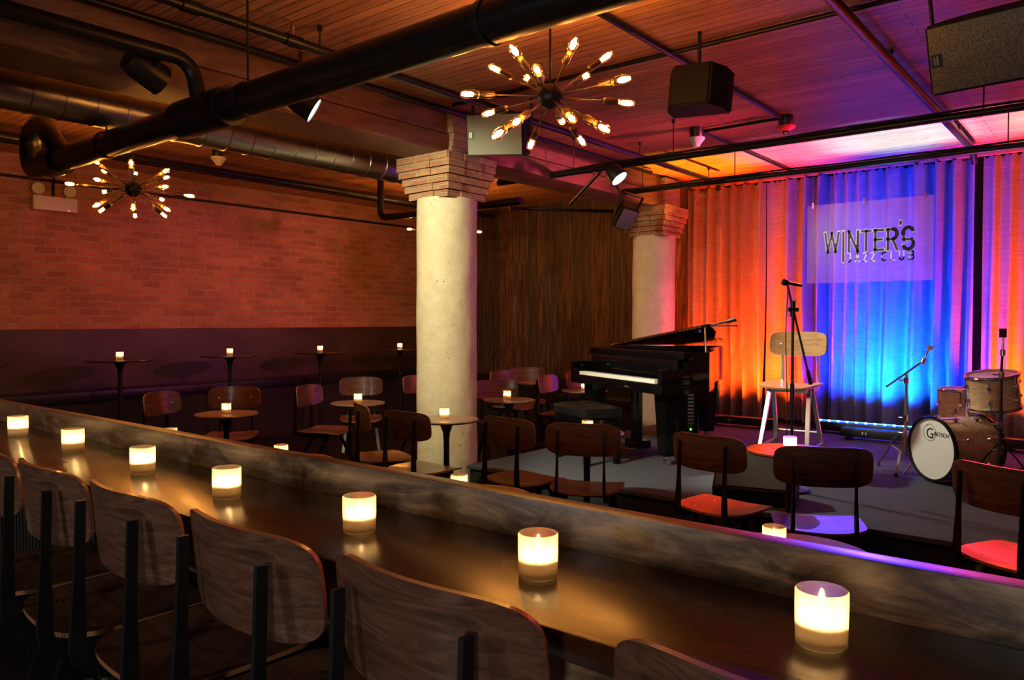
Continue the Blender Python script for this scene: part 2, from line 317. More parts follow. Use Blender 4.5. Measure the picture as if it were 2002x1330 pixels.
def sweep(bm, path, sec, up=(0, 0, 1), scales=None, mi=0, cap=True):
    path = [Vector(p) for p in path]; T = frames(path); up = Vector(up); prev = None; rings = []
    for i, (p, t) in enumerate(zip(path, T)):
        u = up if prev is None else prev
        s = t.cross(u)
        if s.length < 1e-4: s = t.cross(Vector((1, .01, 0)))
        s.normalize(); n = s.cross(t).normalized(); prev = n
        k = scales[i] if scales else 1
        rings.append([bm.verts.new(p+s*(a*k)+n*(b*k)) for a, b in sec])
    m_ = len(sec)
    for a, b in zip(rings, rings[1:]):
        for i in range(m_):
            j = (i+1) % m_; bm.faces.new([a[i], a[j], b[j], b[i]]).material_index = mi
    if cap:
        bm.faces.new(rings[0][::-1]).material_index = mi; bm.faces.new(rings[-1]).material_index = mi
    return bm
def circ(r, n=14): return [(r*math.cos(2*math.pi*i/n), r*math.sin(2*math.pi*i/n)) for i in range(n)]
def rect(a, b): return [(-a/2, -b/2), (a/2, -b/2), (a/2, b/2), (-a/2, b/2)]
def tube(bm, path, r, n=14, mi=0): return sweep(bm, path, circ(r, n), mi=mi)
def bendy(pts, rad=.08, k=6):
    pts = [Vector(p) for p in pts]; out = [pts[0]]
    for a, b, c in zip(pts, pts[1:], pts[2:]):
        r1 = min(rad, (a-b).length*.45, (c-b).length*.45); p = b+(a-b).normalized()*r1; q = b+(c-b).normalized()*r1
        for i in range(k+1):
            t = i/k; out.append((1-t)**2*p+2*t*(1-t)*b+t*t*q)
    return out+[pts[-1]]
def axis(p, q):
    p = Vector(p); q = Vector(q); return Matrix.Translation(p) @ (q-p).to_track_quat('Z', 'Y').to_matrix().to_4x4()
def cyl(bm, p, q, r, r2=None, seg=20, mi=0):
    h = (Vector(q)-Vector(p)).length; r2 = r if r2 is None else r2
    return lathe(bm, [(0, 0), (r, 0), (r2, h), (0, h)], seg, mi, axis(p, q))
def NB(): return bmesh.new()
def panel(bm, hw, n, f, g, th, nu=28, nv=8, mi_face=0, mi_edge=1):
    """superellipse plywood shell: f(s,t)->point of mid surface with s,t real coordinates; g = half height"""
    front, back = [], []
    for i in range(nu+1):
        s = math.sin(math.pi*(i/nu-.5)); hgt = g*max(1-abs(s)**n, 0)**(1/n)
        if i in (0, nu): hgt = g*.05
        ra, rb = [], []
        for j in range(nv+1):
            t = hgt*(2*j/nv-1); p, nn = f(s*hw, t)
            ra.append(bm.verts.new(p+nn*th/2)); rb.append(bm.verts.new(p-nn*th/2))
        front.append(ra); back.append(rb)
    def q(a, b, c, d, mi): bm.faces.new([a, b, c, d]).material_index = mi
    for i in range(nu):
        for j in range(nv):
            q(front[i][j], front[i+1][j], front[i+1][j+1], front[i][j+1], mi_face); q(back[i][j], back[i][j+1], back[i+1][j+1], back[i+1][j], mi_face)
        q(front[i][0], back[i][0], back[i+1][0], front[i+1][0], mi_edge); q(front[i][nv], front[i+1][nv], back[i+1][nv], back[i][nv], mi_edge)
    for j in range(nv):
        q(front[0][j], front[0][j+1], back[0][j+1], back[0][j], mi_edge); q(front[nu][j], back[nu][j], back[nu][j+1], front[nu][j+1], mi_edge)
    return bm

# ------------------------------------------------------------------ the room
XW, XE, YN, YS = -8.75, 3.2, 8.95, -2.6
struct(obj('floor', B((XW-.1, YS-.1, -.1), (XE+.1, YN+.3, 0)), M['floor']))
struct(obj('ceiling', B((XW-.1, YS-.1, CEIL), (XE+.1, YN+.3, CEIL+.1)), M['ceiling']))
struct(obj('wall_left', B((XW-.15, YS, 1.365), (XW, YN+.1, CEIL)), M['brick']))
struct(obj('trim_1', B((XW-.15, YS, 0), (XW+.012, YN+.1, 1.365)), M['panel']))
struct(obj('wall_right', B((XE, YS, 0), (XE+.1, YN+.1, CEIL)), M['brick']))
struct(obj('wall_rear', B((XW, YS-.1, 0), (XE, YS, CEIL)), M['black_matte']))
struct(obj('wall_stage', B((-4.25, 9.0, 0), (XE, 9.1, CEIL)), M['black_matte']))
# reclaimed plank wall: planks are surface pattern of one wall
bm = NB(); x = XW
while x < -4.1:
    wd = rnd.uniform(.10, .19); z = 0
    while z < CEIL:
        h = rnd.choice((2.1, 3.3, 3.3, 3.3, 3.3)); mi = rnd.randrange(3); d = rnd.uniform(0, .014)
        box(bm, (x+.002, YN-.03-d, z+.001), (min(x+wd-.002, -4.05), YN+.05, min(z+h, CEIL)), mi); z += h
    x += wd
struct(obj('wall_planks', bm, [M['plank'], M['plank2'], M['plank3']], smooth=False))

# timber beam over the columns, brick-headed columns
XC0, XC1 = -4.66, -4.25; CX = -4.455
COLS = ((.98, 'white round column at the left edge of the photo beside the bar end'), (4.66, 'thick white round column with brick head behind the candle table'), (8.22, 'white round column beside the curtain, lit pink'))
for i, (y, lab) in enumerate(COLS):
    ROUND = .250; zt = 2.45
    t = thing('column', lab, 'column', (CX, y, 0), 0, 'round columns with brick heads')
    bm = NB(); rr_ = random.Random(i); seg = 48; rows = 60; rings = []
    for j in range(rows+1):
        z = zt*j/rows; ring = []
        for k in range(seg):
            a = 2*math.pi*k/seg; q = ROUND+.0035*math.sin(3*a+z*2)+.002*math.sin(7*a-z*9)
            ring.append(bm.verts.new((q*math.cos(a), q*math.sin(a), z)))
        rings.append(ring)
    for a, b in zip(rings, rings[1:]):
        for k in range(seg): bm.faces.new([a[k], a[(k+1) % seg], b[(k+1) % seg], b[k]])
    bm.faces.new(rings[-1]); obj('shaft', bm, M['plaster'], t)
    bm = NB(); z = zt-.012
    for j, a in enumerate((.225, .245, .262, .278, .292, .292)):
        h = .058
        # every course is laid brick by brick so that its outline is ragged
        for sx, sy in ((1, 0), (-1, 0), (0, 1), (0, -1)):
            nb = 3
            for b_ in range(nb):
                u0 = -a+2*a*b_/nb; u1 = -a+2*a*(b_+1)/nb; o = a+rr_.uniform(-.012, .012)
                if sx: box(bm, (min(0, sx*o), u0+.003, z+.002), (max(0, sx*o), u1-.003, z+h-.002), 0)
                else: box(bm, (u0+.003, min(0, sy*o), z+.002), (u1-.003, max(0, sy*o), z+h-.002), 0)
        z += h
    obj('brick_corbel', bm, M['brick_tan'], t, smooth=False)
    bm = NB(); z0 = z
    for j in range(6):
        d = rr_.uniform(0, .012); h = (CEIL-.02-z0)/6
        box(bm, (-.19, -.19+d, z), (.235+d, .19-d/2, z+h-.003), 0); z += h
    obj('brick_pier', bm, M['brick_tan'], t, smooth=False)
bw = {1: (1.18, 4.46), 2: (4.86, 8.02)}
for i, lab in ((1, 'heavy double timber beam running to the front brick-headed column'), (2, 'heavy timber beam between the two brick-headed columns, lit pink')):
    y0, y1 = bw[i]
    bm = NB(); box(bm, (XC0, y0, 2.785), (XC1, y1, 2.93), 0, .008); box(bm, (XC0+.01, y0, 2.94), (XC1-.015, y1, CEIL-.005), 0, .008)
    tag(obj('ceiling_beam', bm, M['beam']), lab, 'beam', 'timber beams')

# stage
bm = NB(); box(bm, (-4.196, 4.62, ST-.03), (XE-.02, 8.98, ST), 0, .006); o = tag(obj('stage', bm, M['stage']), 'low black stage platform with dark grey carpet under the piano and drums', 'stage')
obj('skirt', B((-4.18, 4.64, 0), (XE-.04, 8.9, ST-.028)), M['stage_side'], o)

# curtain panels
def curtain(x0, x1, lab, seed, y=8.74):
    r_ = random.Random(seed); bm = NB(); n = int((x1-x0)/.0125); nz = 40; cols = []
    ph = [r_.uniform(0, 6.28) for _ in range(8)]; pitch = r_.uniform(.16, .19)
    for i in range(n+1):
        x = x0+(x1-x0)*i/n; col = []
        for j in range(nz+1):
            t = j/nz; z = .33+t*(3.045-.33)
            wob = .35*math.sin(x*3.1+ph[0])+.25*math.sin(x*6.7+ph[1])+.10*math.sin(z*1.6+ph[6])*(1-t)
            p = 2*math.pi*x/pitch+wob*7
            amp = .085*(.5+.5*math.sin(x*4.3+ph[2]))*(1.1-.4*t)+.03
            yy = y+amp*(math.sin(p)+.25*math.sin(2*p+ph[3]))+.02*math.sin(x*9+ph[4])*(1-t)
            if t > .965: yy += .010*math.sin(x*240+ph[5])
            zz = z+(.016*math.sin(x*95+ph[7]) if j == nz else 0)+(.008*math.sin(x*50) if j == 0 else 0)
            col.append(bm.verts.new((x, yy, zz)))
        cols.append(col)
    for a, b in zip(cols, cols[1:]):
        for j in range(nz): bm.faces.new([a[j], b[j], b[j+1], a[j+1]])
    bmesh.ops.solidify(bm, geom=bm.faces[:], thickness=.004)
    return tag(obj('stage_curtain', bm, M['curtain'], ang=80), lab, 'curtain', 'crushed drapes behind the stage')
curtain(-4.28, -3.30, 'orange lit curtain panel beside the far column, behind the piano', 1)
curtain(-3.29, -2.62, 'narrow curtain panel in orange and dark blue stripes behind the microphone', 2)
curtain(-2.60, -1.22, 'wide bright blue lit curtain panel behind the hanging club sign', 3)
curtain(-1.16, .9, 'orange lit curtain panel behind the drum kit at the right', 4)
tag(obj('curtain_valance', B((-4.2, 8.68, 3.05), (1.5, 8.72, CEIL-.002), .003), M['beam']), 'long dark red board above the stage curtains at the ceiling', 'board')

# ------------------------------------------------------------------ seating
def seat_furniture(name, label, cat, sh_, wood, seatm, edge, metal, stool):
    t = thing(name, label, cat)
    HB = sh_+.40          # top of the backrest
    def fb(s, u):
        a = s/.50; yy = -.215+.50*(1-math.cos(a)); nn = Vector((-math.sin(a), math.cos(a), 0))
        xx = .50*math.sin(a); return Vector((xx, yy-u*.10+.018, HB-.095+u)), nn
    bk = obj('backrest', panel(NB(), .228, 4.6, fb, .096, .011), [wood, edge], t, ang=50)
    def fs(s, u):
        z = sh_-.022*(1-(s/.21)**2)*(1 if u < .1 else 1-(u-.1)/.11*.6)
        z -= .9*max(u-.10, 0)**2*1.6; z += .10*max(-u-.12, 0)
        return Vector((s, .01+u, z)), Vector((0, 0, 1))
    st_ = obj('seat', panel(NB(), .212, 4.2, fs, .205, .012, 28, 16), [seatm, edge], t, ang=50)
    bolt = lathe(NB(), [(0, .003), (.005, .0022), (.008, 0), (0, 0)], 10)
    bo = obj('bolt', bolt, M['chrome'], bk, (-.137, -.171, HB-.10), (-math.pi/2+.1, 0, 0))
    def more(par, loc, rot):
        c = bo.copy(); C.collection.objects.link(c); c.parent = par; c.location = loc; c.rotation_euler = rot
    more(bk, (.137, -.171, HB-.10), (-math.pi/2+.1, 0, 0))
    for sx in (-1, 1):
        for yy in (-.1, .09): more(st_, (sx*.12, yy, sh_-.0095+(0 if yy < 0 else -.001)), (0, 0, 0))
    leg = {}
    for sx in (-1, 1):
        x = sx*.137
        bm = NB(); p = bendy([(x, -.214, HB-.045), (x, -.222, sh_+.12), (x*1.03, -.225, sh_-.045), (x*1.06, .13, sh_-.04)], .07, 8)
        k = len(p); sc = [.62+.38*min(1, i/(k*.45)) for i in range(k)]
        sweep(bm, p, rect(.016, .034), up=(0, 1, 0), scales=sc); obj('side_frame', bm, metal, t, smooth=False)
        spl = .245 if not stool else .25
        for sy, ytop in ((1, .055), (-1, -.02)):
            bm = NB(); pt = [(x*1.08, ytop, sh_-.035), (x*1.2, sy*spl*.5+ytop*.5, sh_*.52), (sx*.195, sy*spl, .0)]
            sweep(bm, bendy(pt, .1), rect(.022, .028), up=(1, 0, 0), scales=None); obj('leg', bm, M['leg_steel'] if metal is M['black'] else metal, t, smooth=False)
    bm = NB(); box(bm, (-.15, -.03, sh_-.062), (.15, .0, sh_-.044)); box(bm, (-.15, .045, sh_-.062), (.15, .075, sh_-.044)); obj('crossbar', bm, metal, t, smooth=False)
    if stool:
        zf = .20; f = zf/sh_; xx = .195*(1-f)+.15*f; yf = .26*(1-f)+.055*f
        bm = NB(); tube(bm, bendy([(-xx, -yf+.03, zf+.02), (-xx-.01, yf+.02, zf), (xx+.01, yf+.02, zf), (xx, -yf+.03, zf+.02)], .05), .011, 10); obj('footrest', bm, M['steel'], t)
        bm = NB(); tube(bm, [(-xx, -yf+.03, zf+.1), (xx, -yf+.03, zf+.1)], .008, 8); obj('stretcher', bm, M['steel'], t)
    return t
CHAIRS = [  # x, y of backrest, facing angle, label, group
 ((-6.32, 3.12), 24, 'walnut chair at the far left, turned sideways beyond the two low round tables', 'g1'),
 ((-6.29, 3.83), -40, 'walnut chair facing the camera behind the left low table with a candle'),
 ((-5.95, 4.32), 22, 'walnut chair in side view left of the second low table row, purple glint'),
 ((-6.33, 5.31), -40, 'walnut chair with purple and orange glints behind the candle table left of the column'),
 ((-6.1, 5.86), 0, 'dim walnut chair half hidden by the left side of the front column'),
 ((-4.36, 3.60), 62, 'walnut chair seen almost edge on left of the front column'),
 ((-3.72, 3.45), 89, 'walnut chair seen from behind in front of the white column, seat pointing right'),
 ((-3.0, 3.62), 85, 'walnut chair seen from behind just right of the white column, gold lit edge'),
 ((-2.46, 3.68), 113, 'walnut chair seen from behind in front of the piano bench'),
 ((-1.73, 3.72), 82, 'walnut chair with glowing red seat in front of the stage'),
 ((-1.11, 3.70), 115, 'walnut chair with glowing blue seat in front of the stage'),
 ((-.44, 3.66), 61, 'walnut chair with crimson lit seat at the right edge of the photo'),
 ((-5.0, 5.93), -34, 'chair with blue and tan backrest behind the round table right of the column'),
 ((-6.0, 7.75), -48, 'pale lit chair facing the camera against the plank wall'),
 ((-5.0, 6.75), 8, 'pink lit chair turned sideways between two tables near the plank wall'),
 ((-5.10, 7.54), -12, 'crimson lit chair half hidden behind the left end of the piano'),
 ((-5.85, 7.0), 0, 'dark red lit chair in the back corner by the plank wall'),
]
proto = None
for row in CHAIRS:
    (x, y), a, lab = row[:3]
    if proto is None:
        proto = seat_furniture('dining_chair', lab, 'chair', .46, M['walnut'], M['walnut_seat'], M['ply_edge'], M['frame'], False); c = proto
    else: c = copy_tree(proto)
    f = (math.cos(R(a)), math.sin(R(a)))
    c.location = (x+.21*f[0], y+.21*f[1], 0); c.rotation_euler = (0, 0, R(a-90)); c['label'] = lab; c['group'] = 'walnut chairs in the audience area'
STOOLS = [(-.20, 'nearest bar stool at the bottom right, only its top edge showing'), (-.735, 'large walnut bar stool at the bottom centre with swirling grain'),
 (-1.20, 'walnut bar stool third from the right along the bar'), (-1.66, 'walnut bar stool fourth from the right along the bar'), (-2.10, 'walnut bar stool second from the left edge along the bar'), (-2.55, 'leftmost bar stool cut off by the left edge of the photo')]
ps = None
for x, lab in STOOLS:
    if ps is None: ps = seat_furniture('bar_stool', lab, 'stool', .685, M['walnut'], M['walnut_seat'], M['ply_edge'], M['black'], True); s = ps
    else: s = copy_tree(ps)
    s.location = (x-.062, .742+.21, 0); s.rotation_euler = (0, 0, R(-2)); s['label'] = lab; s['group'] = 'walnut bar stools along the bar'
s = seat_furniture('bar_stool', 'pale oak stool with steel legs on stage behind the microphone stand', 'stool', .685, M['oak'], M['oak'], M['oak_edge'], M['steel'], True)
s.location = (-2.05, 5.99, ST); s.rotation_euler = (0, 0, R(-74-90+24))

# ------------------------------------------------------------------ tables and candles
def table(r, h, top, lab, x, y, name='cocktail_table', group='small round tables'):
    t = thing(name, lab, 'table', (x, y, 0), 0, group)
    obj('tabletop', lathe(NB(), [(0, h-.018), (r-.012, h-.018), (r, h-.008), (r-.003, h), (0, h)], 56), top, t)
    obj('pedestal', lathe(NB(), [(0, .02), (.05, .022), (.026, .06), (.021, .12), (.021, h-.16), (.026, h-.1), (.045, h-.05), (.085 if h > 1 else .06, h-.019), (0, h-.018)], 24), M['black'], t)
    obj('base', lathe(NB(), [(0, 0), (.17, 0), (.17, .008), (.1, .018), (.05, .028), (0, .028)], 32), M['black'], t)
    return t
def candle(lab, x, y, z, s=1.0):
    t = thing('votive_candle', lab, 'candle', (x, y, z), 0, 'votive candles in frosted glass')
    obj('glass', lathe(NB(), [(.0305, .011), (.0345, .011), (.0352, .04), (.0355, .076), (.0335, .0785), (.031, .076), (.0305, .011)], 36), M['frosted'], t)
    obj('glass_foot', lathe(NB(), [(0, .0005), (.031, .0005), (.0345, .004), (.0345, .011), (.0305, .0112)], 36), M['glass_foot'], t)
    wx = obj('wax', lathe(NB(), [(0, .0115), (.0298, .0115), (.0298, .033), (.026, .031), (0, .030)], 32), M['wax'], t)
    obj('wick', lathe(NB(), [(0, .030), (.0008, .030), (.0006, .036), (0, .036)], 6), M['black'], wx)
    obj('flame', lathe(NB(), [(0, .035), (.0035, .038), (.0045, .042), (.003, .050), (0, .059)], 12), M['flame'], t)
    return t
LOW = [  # x, y, candle offset, label, candle label
 (-5.42, 3.22, (0, 0), 'small round table in front of the forward-facing left chair', 'candle on the low round table at the left'),
 (-5.25, 4.37, (0, 0), 'small round table left of the front column in the second row', 'candle on the low table just left of the column'),
 (-3.87, 4.04, (-.02, 0), 'small round table standing against the foot of the white column', 'candle in front of the white column'),
 (-4.40, 5.41, (-.02, 0), 'small round table just right of the white column', 'candle on the round table right of the column'),
 (-4.38, 6.62, (0, 0), 'pink lit round table half hidden behind the piano keyboard', 'candle seen under the piano keyboard'),
 (-5.36, 7.13, None, 'small round table without a candle by the plank wall', None),
 (-2.72, 4.14, (.03, -.04), 'small round table between the stage edge and the chair by the piano bench', 'candle peeking over a chair back below the piano bench'),
 (-1.46, 4.25, (.01, -.03), 'salmon lit round table at the stage edge between red and blue seats', 'candle peeking over the chair with the blue seat'),
 (-4.36, 2.26, (-.05, 0), 'leftmost round table just beyond the bar ledge', 'leftmost candle peeking over the bar ledge'),
 (-3.33, 2.31, (-.05, 0), 'second round table beyond the bar ledge', 'second candle from the left peeking over the bar ledge'),
 (-2.06, 2.32, (-.09, 0), 'third round table beyond the bar ledge, below the stage corner', 'third candle peeking over the bar ledge'),
 (-.80, 2.36, (-.05, -.02), 'nearest round table beyond the bar ledge, lit purple', 'candle over the bar ledge in front of the blue seat'),
]
for x, y, co, lab, cl in LOW:
    table(.235, .74, M['tabletop'], lab, x, y)
    if co: candle(cl, x+co[0], y+co[1], .7405)
for (x, y), lab, cl in (((-8.05, 3.60), 'leftmost tall dark table by the brick wall', 'leftmost candle on the tall tables'), ((-8.05, 4.83), 'second tall dark table from the left by the brick wall', 'second candle on the tall tables'),
                ((-8.05, 6.09), 'third tall dark table from the left by the brick wall', 'third candle on the tall tables'), ((-8.05, 7.46), 'tall dark table by the brick wall nearest the column', 'candle on the tall table left of the column'),
                ((-8.05, 2.25), 'tall dark table cut off at the left edge of the photo', None)):
    table(.32, 1.058, M['darktop'], lab, x, y, 'high_table', 'tall tables along the brick wall')
    if cl: candle(cl, x, y, 1.0585)

# banquettes
t = thing('banquette', 'long dark upholstered bench under the wainscot of the brick wall', 'bench', (-8.5, 3.5, 0))
obj('seat_cushion', B((-.2, -6, .62), (.16, 4.85, .725), .02), M['vinyl'], t); obj('base', B((-.2, -6, 0), (.12, 4.85, .62)), M['black_matte'], t)
t = thing('banquette', 'low dark bench along the foot of the plank wall', 'bench', (-6.75, 8.68, 0))
obj('seat_cushion', B((-1.8, -.24, .36), (1.9, .1, .46), .02), M['vinyl'], t); obj('base', B((-1.8, -.2, 0), (1.9, .1, .36)), M['black_matte'], t); obj('backrest', B((-1.8, .1, .3), (1.9, .2, .66), .02), M['vinyl'], t)

# ------------------------------------------------------------------ the bar
t = thing('bar_counter', 'long dark polished wooden bar counter with raised ledge', 'bar', (-1.3, 1.08, 0))
obj('countertop', B((-2.85, -.175, .957), (2.2, .17, 1.0), .004), M['bar'], t)
obj('ledge_board', B((-2.85, .17, .90), (2.2, .215, 1.085), .004), M['ledge'], t)
obj('apron', B((-2.85, -.15, .86), (2.2, -.128, .955), .002), M['ledge'], t)
bm = NB(); x = -2.84
while x < 2.18: box(bm, (x, .133, .0), (x+.022, .150, .955)); x += .035
box(bm, (-2.85, .149, 0), (2.2, .168, .955)); obj('ribbed_front', bm, M['frame'], t, smooth=False)
for i, (x, y, lab) in enumerate(((-.33, 1.093, 'nearest and largest candle, at the right on the bar counter'), (-.808, 1.075, 'second candle from the right on the bar counter'), (-1.279, 1.067, 'third candle from the right on the bar counter'),
    (-1.789, 1.062, 'middle candle of the seven on the bar counter'), (-2.275, 1.08, 'third candle from the left on the bar counter'), (-2.842, 1.11, 'second candle from the left on the bar counter'), (-3.392, 1.125, 'leftmost candle on the bar counter'))):
    candle(lab, x, y, 1.0005)

# ------------------------------------------------------------------ chandeliers
def chandelier(lab, loc, tips, Rr, az, per):
    t = thing('sputnik_chandelier', lab, 'chandelier', loc, 0, 'sputnik chandeliers with filament bulbs')
    rt = Vector((math.cos(az), math.sin(az), 0)); fwd = Vector((loc[0], loc[1], loc[2]-1.45)).normalized(); up = rt.cross(fwd)
    obj('hub', lathe(NB(), [(0, -.062)]+[(.062*math.sin(math.pi*i/14), -.062*math.cos(math.pi*i/14)) for i in range(1, 14)]+[(0, .062)], 24), M['black'], t)
    obj('rod', tube(NB(), [(0, 0, .05), (0, 0, CEIL-loc[2]-.02)], .006, 10), M['black'], t)
    obj('canopy', lathe(NB(), [(0, CEIL-loc[2]-.001), (.06, CEIL-loc[2]-.001), (.055, CEIL-loc[2]-.02), (0, CEIL-loc[2]-.022)], 24), M['black'], t)
    for px, py, sg in tips:
        k_ = 1.0
        for _ in range(6): k_ = 1+sg*per*math.sqrt(max(0, 1-(px*px+py*py)*k_*k_))
        px *= k_; py *= k_; l2 = min(px*px+py*py, .998); d = (rt*px+up*(-py)+fwd*(sg*math.sqrt(1-l2))).normalized()
        Q = d.to_track_quat('Z', 'Y').to_matrix().to_4x4(); e = Rr
        a = obj('arm', lathe(NB(), [(0, .05), (.0045, .05), (.0045, e-.165), (.016, e-.163), (.0175, e-.15), (.0175, e-.098), (.014, e-.09), (0, e-.09)], 12, 0, Q), M['socket'], t)
        b = obj('bulb', lathe(NB(), [(.010, e-.093), (.016, e-.085), (.0225, e-.065), (.0225, e-.022), (.018, e-.007), (.009, e-.001), (0, e)], 14, 0, Q), M['bulb_glass'], a)
        obj('filament', lathe(NB(), [(0, e-.066), (.009, e-.060), (.0125, e-.045), (.0125, e-.024), (.008, e-.012), (0, e-.008)], 10, 0, Q), M['bulb_glow'], b)
    return t
T1 = [(-395, -490, -1), (-615, -305, 1), (-150, -290, -1), (-245, -190, 1), (-923, -40, -1), (-695, 170, 1), (-385, 270, -1), (-595, 400, -1), (-215, 510, 1), (125, 250, 1), (245, 240, -1), (355, 480, 1), (605, 350, -1), (860, 80, 1), (815, -170, -1), (615, -410, 1), (385, -210, 1), (255, -550, -1)]
T2 = [(-728, -10, -1), (700, 40, 1), (-20, -340, -1), (30, -190, 1), (-430, -320, -1), (-330, -200, 1), (-420, -90, -1), (400, -270, -1), (400, -180, 1), (390, -60, -1), (340, 110, 1), (-330, 60, 1), (-430, 240, -1), (-370, 300, 1), (0, 250, -1), (20, 340, 1), (410, 240, -1), (370, 320, 1)]
def vaz(p): return math.atan2(p[1], p[0])-math.pi/2
p1 = (-2.20, 3.02, 2.53)
chandelier('large glowing sputnik chandelier hanging right of centre', p1, [(a/925, b/925, s_) for a, b, s_ in T1], .435, vaz(p1), .12)
p2 = (-6.11, 2.85, 2.484)
c2 = chandelier('sputnik chandelier hanging in front of the brick wall at left', p2, [(a/730, b/730, s_) for a, b, s_ in T2], .468, vaz(p2), .08)
c3 = copy_tree(c2); c3['label'] = 'far sputnik chandelier mostly hidden behind the white column'; c3.location = (-6.53, 6.80, 2.56)
c3.rotation_euler = (0, 0, math.atan2(6.80, -6.53)-math.atan2(2.85, -6.11))

# ------------------------------------------------------------------ pipes, duct, rails
def pipe(name, lab, cat, pts, r, m='pipe', rad=.1, joints=(), group=None, n=18):
    o = tag(obj(name, tube(NB(), bendy(pts, rad), r, n), M[m]), lab, cat, group)
    for i, (a, b) in enumerate(joints):
        obj('coupling', cyl(NB(), a, b, r*1.28, seg=20), M[m], o)
    return o
dz, dy, dr = 2.57, 2.215, .081
t = pipe('drain_pipe', 'thick black drain pipe crossing the ceiling diagonally from left to top centre', 'pipe', [(-6.05, dy, dz), (1.0, dy, dz)], dr, 'pipe',
    joints=[((-4.15, dy, dz), (-3.72, dy, dz)), ((-5.98, dy, dz), (-5.80, dy, dz)), ((-3.70, dy, dz), (-3.66, dy, dz))])
obj('trap_bend', tube(NB(), bendy([(-5.98, dy, dz), (-6.34, dy, dz-.02), (-6.36, dy, dz+.26), (-6.05, dy-.02, dz+.30), (-5.85, dy-.05, dz+.16), (-5.78, dy, dz+.03)], .15, 8), dr*.86, 18), M['pipe'], t)
obj('branch_pipe', tube(NB(), bendy([(-3.96, dy, dz+.02), (-3.99, dy-.03, dz+.29), (-4.02, -1.0, dz+.30)], .16, 8), .042, 16), M['pipe'], t)
for x in (-5.1, -3.5, -1.9):
    bm = NB(); tube(bm, [(x, dy, dz+.08), (x, dy, CEIL-.003)], .006, 8); lathe(bm, [(dr*1.08, -.015), (dr*1.08, .015), (dr*1.0, .015), (dr*1.0, -.015)], 24, 0, axis((x-.0, dy, dz), (x+1, dy, dz)))
    obj('pipe_hanger', bm, M['black'], t)
def hang(o, pts, ztop=CEIL-.003, r=.005):
    for x, y, z in pts:
        bm = NB(); tube(bm, [(x, y, z), (x, y, ztop)], r, 8); cyl(bm, (x, y, ztop-.03), (x, y, ztop), .015); obj('hanger_rod', bm, M['black'], o)
o = pipe('sprinkler_pipe', 'long sprinkler pipe with brass heads running toward the stage over the chandelier', 'pipe', [(-3.62, -1.8, 2.99), (-3.62, 8.15, 2.99), (-3.62, 8.15, 2.9)], .026, joints=[((-3.62, 1.93, 2.99), (-3.62, 2.02, 2.99)), ((-3.62, 2.52, 2.99), (-3.62, 2.62, 2.99))])
hang(o, [(-3.62, 1.9, 3.0), (-3.62, 2.75, 3.0), (-3.62, 6.4, 3.0), (-3.62, 7.9, 3.0)])
for y in (1.88, 2.57):
    bm = NB(); cyl(bm, (-3.62, y, 3.01), (-3.62, y, 3.06), .010); cyl(bm, (-3.62, y, 3.06), (-3.62, y, 3.085), .018, .012); obj('sprinkler_head', bm, M['gold'], o)
pipe('conduit', 'black conduit in the corner between timber beam and ceiling', 'pipe', [(-4.16, -1.6, 3.085), (-4.16, 4.3, 3.085), (-4.16, 7.6, 3.085)], .022)
pipe('conduit', 'black conduit ending at the red strobe on the ceiling', 'pipe', [(-2.255, 2.3, 3.105), (-2.255, 6.25, 3.105)], .018)
pipe('conduit', 'short black conduit joining smoke detector and red strobe', 'pipe', [(-2.94, 6.30, 3.105), (-2.26, 6.30, 3.105)], .014)
pipe('conduit', 'conduit running from the smoke detector to the curtain', 'pipe', [(-2.96, 6.3, 3.105), (-2.96, 8.66, 3.105)], .014)
pipe('conduit', 'conduit across the ceiling between the black speaker and the large speaker', 'pipe', [(-4.1, 4.36, 3.11), (-.3, 4.36, 3.11)], .015)
o = pipe('sprinkler_pipe', 'thick pipe lit red and blue running past the large speaker to the curtain', 'pipe', [(-1.19, -1.8, 3.05), (-1.19, 8.3, 3.05), (-1.19, 8.45, 2.95)], .030); hang(o, [(-1.19, 5.2, 3.06), (-1.19, 7.6, 3.06)])
def rail(lab, y, x0, x1, z=2.81):
    o = pipe('lighting_rail', lab, 'rail', [(x0, y, z), (x1, y, z)], .026, group='black lighting rails above the stage')
    hang(o, [(-4.0, y, z), (-3.0, y, z), (-.78, y, z), (.6, y, z)])
    cb = [(x0+(x1-x0)*i/60, y+.012*math.sin(i*.35), z+.034+.003*math.sin(i*.8)) for i in range(61)]
    obj('cable', tube(NB(), cb, .009, 6), M['black_matte'], o); return o
rail('upper black lighting rail nearest the audience', 5.86, -4.9, 2.6); rail('black lighting rail just in front of the curtain and sign', 7.13, -4.6, 2.6)
pipe('brace_pipe', 'short slanting black pipe below the lighting rail near the round light', 'pipe', [(-3.72, 5.86, 2.78), (-4.55, 6.6, 2.66)], .018)
# duct
bm = NB(); pr_ = []; y = -1.5
while y < 5.1:
    pr_ += [(.124, y), (.124, y+.165), (.129, y+.170), (.129, y+.178)]; y += .182
lathe(bm, pr_, 40, 0, Matrix.Translation((-5.12, 0, 2.805)) @ Matrix.Rotation(-math.pi/2, 4, 'X')); o = tag(obj('air_duct', bm, M['duct']), 'round galvanized steel air duct running behind the timber beam', 'duct')
o.data.set_sharp_from_angle(angle=R(12))
for y in (1.2, 3.2, 6.0): obj('hanger_rod', tube(NB(), [(-5.12, y, 2.89), (-5.12, y, CEIL-.003)], .006, 8), M['black'], o)
pipe('conduit', 'long black pipe above the left sputnik chandelier along the brick wall', 'pipe', [(-7.3, -1, 2.98), (-7.3, 8.6, 2.98)], .035)
pipe('conduit', 'black cable tray pipe beside the long pipe by the brick wall', 'pipe', [(-7.7, .5, 3.05), (-7.7, 8.6, 3.05)], .045)
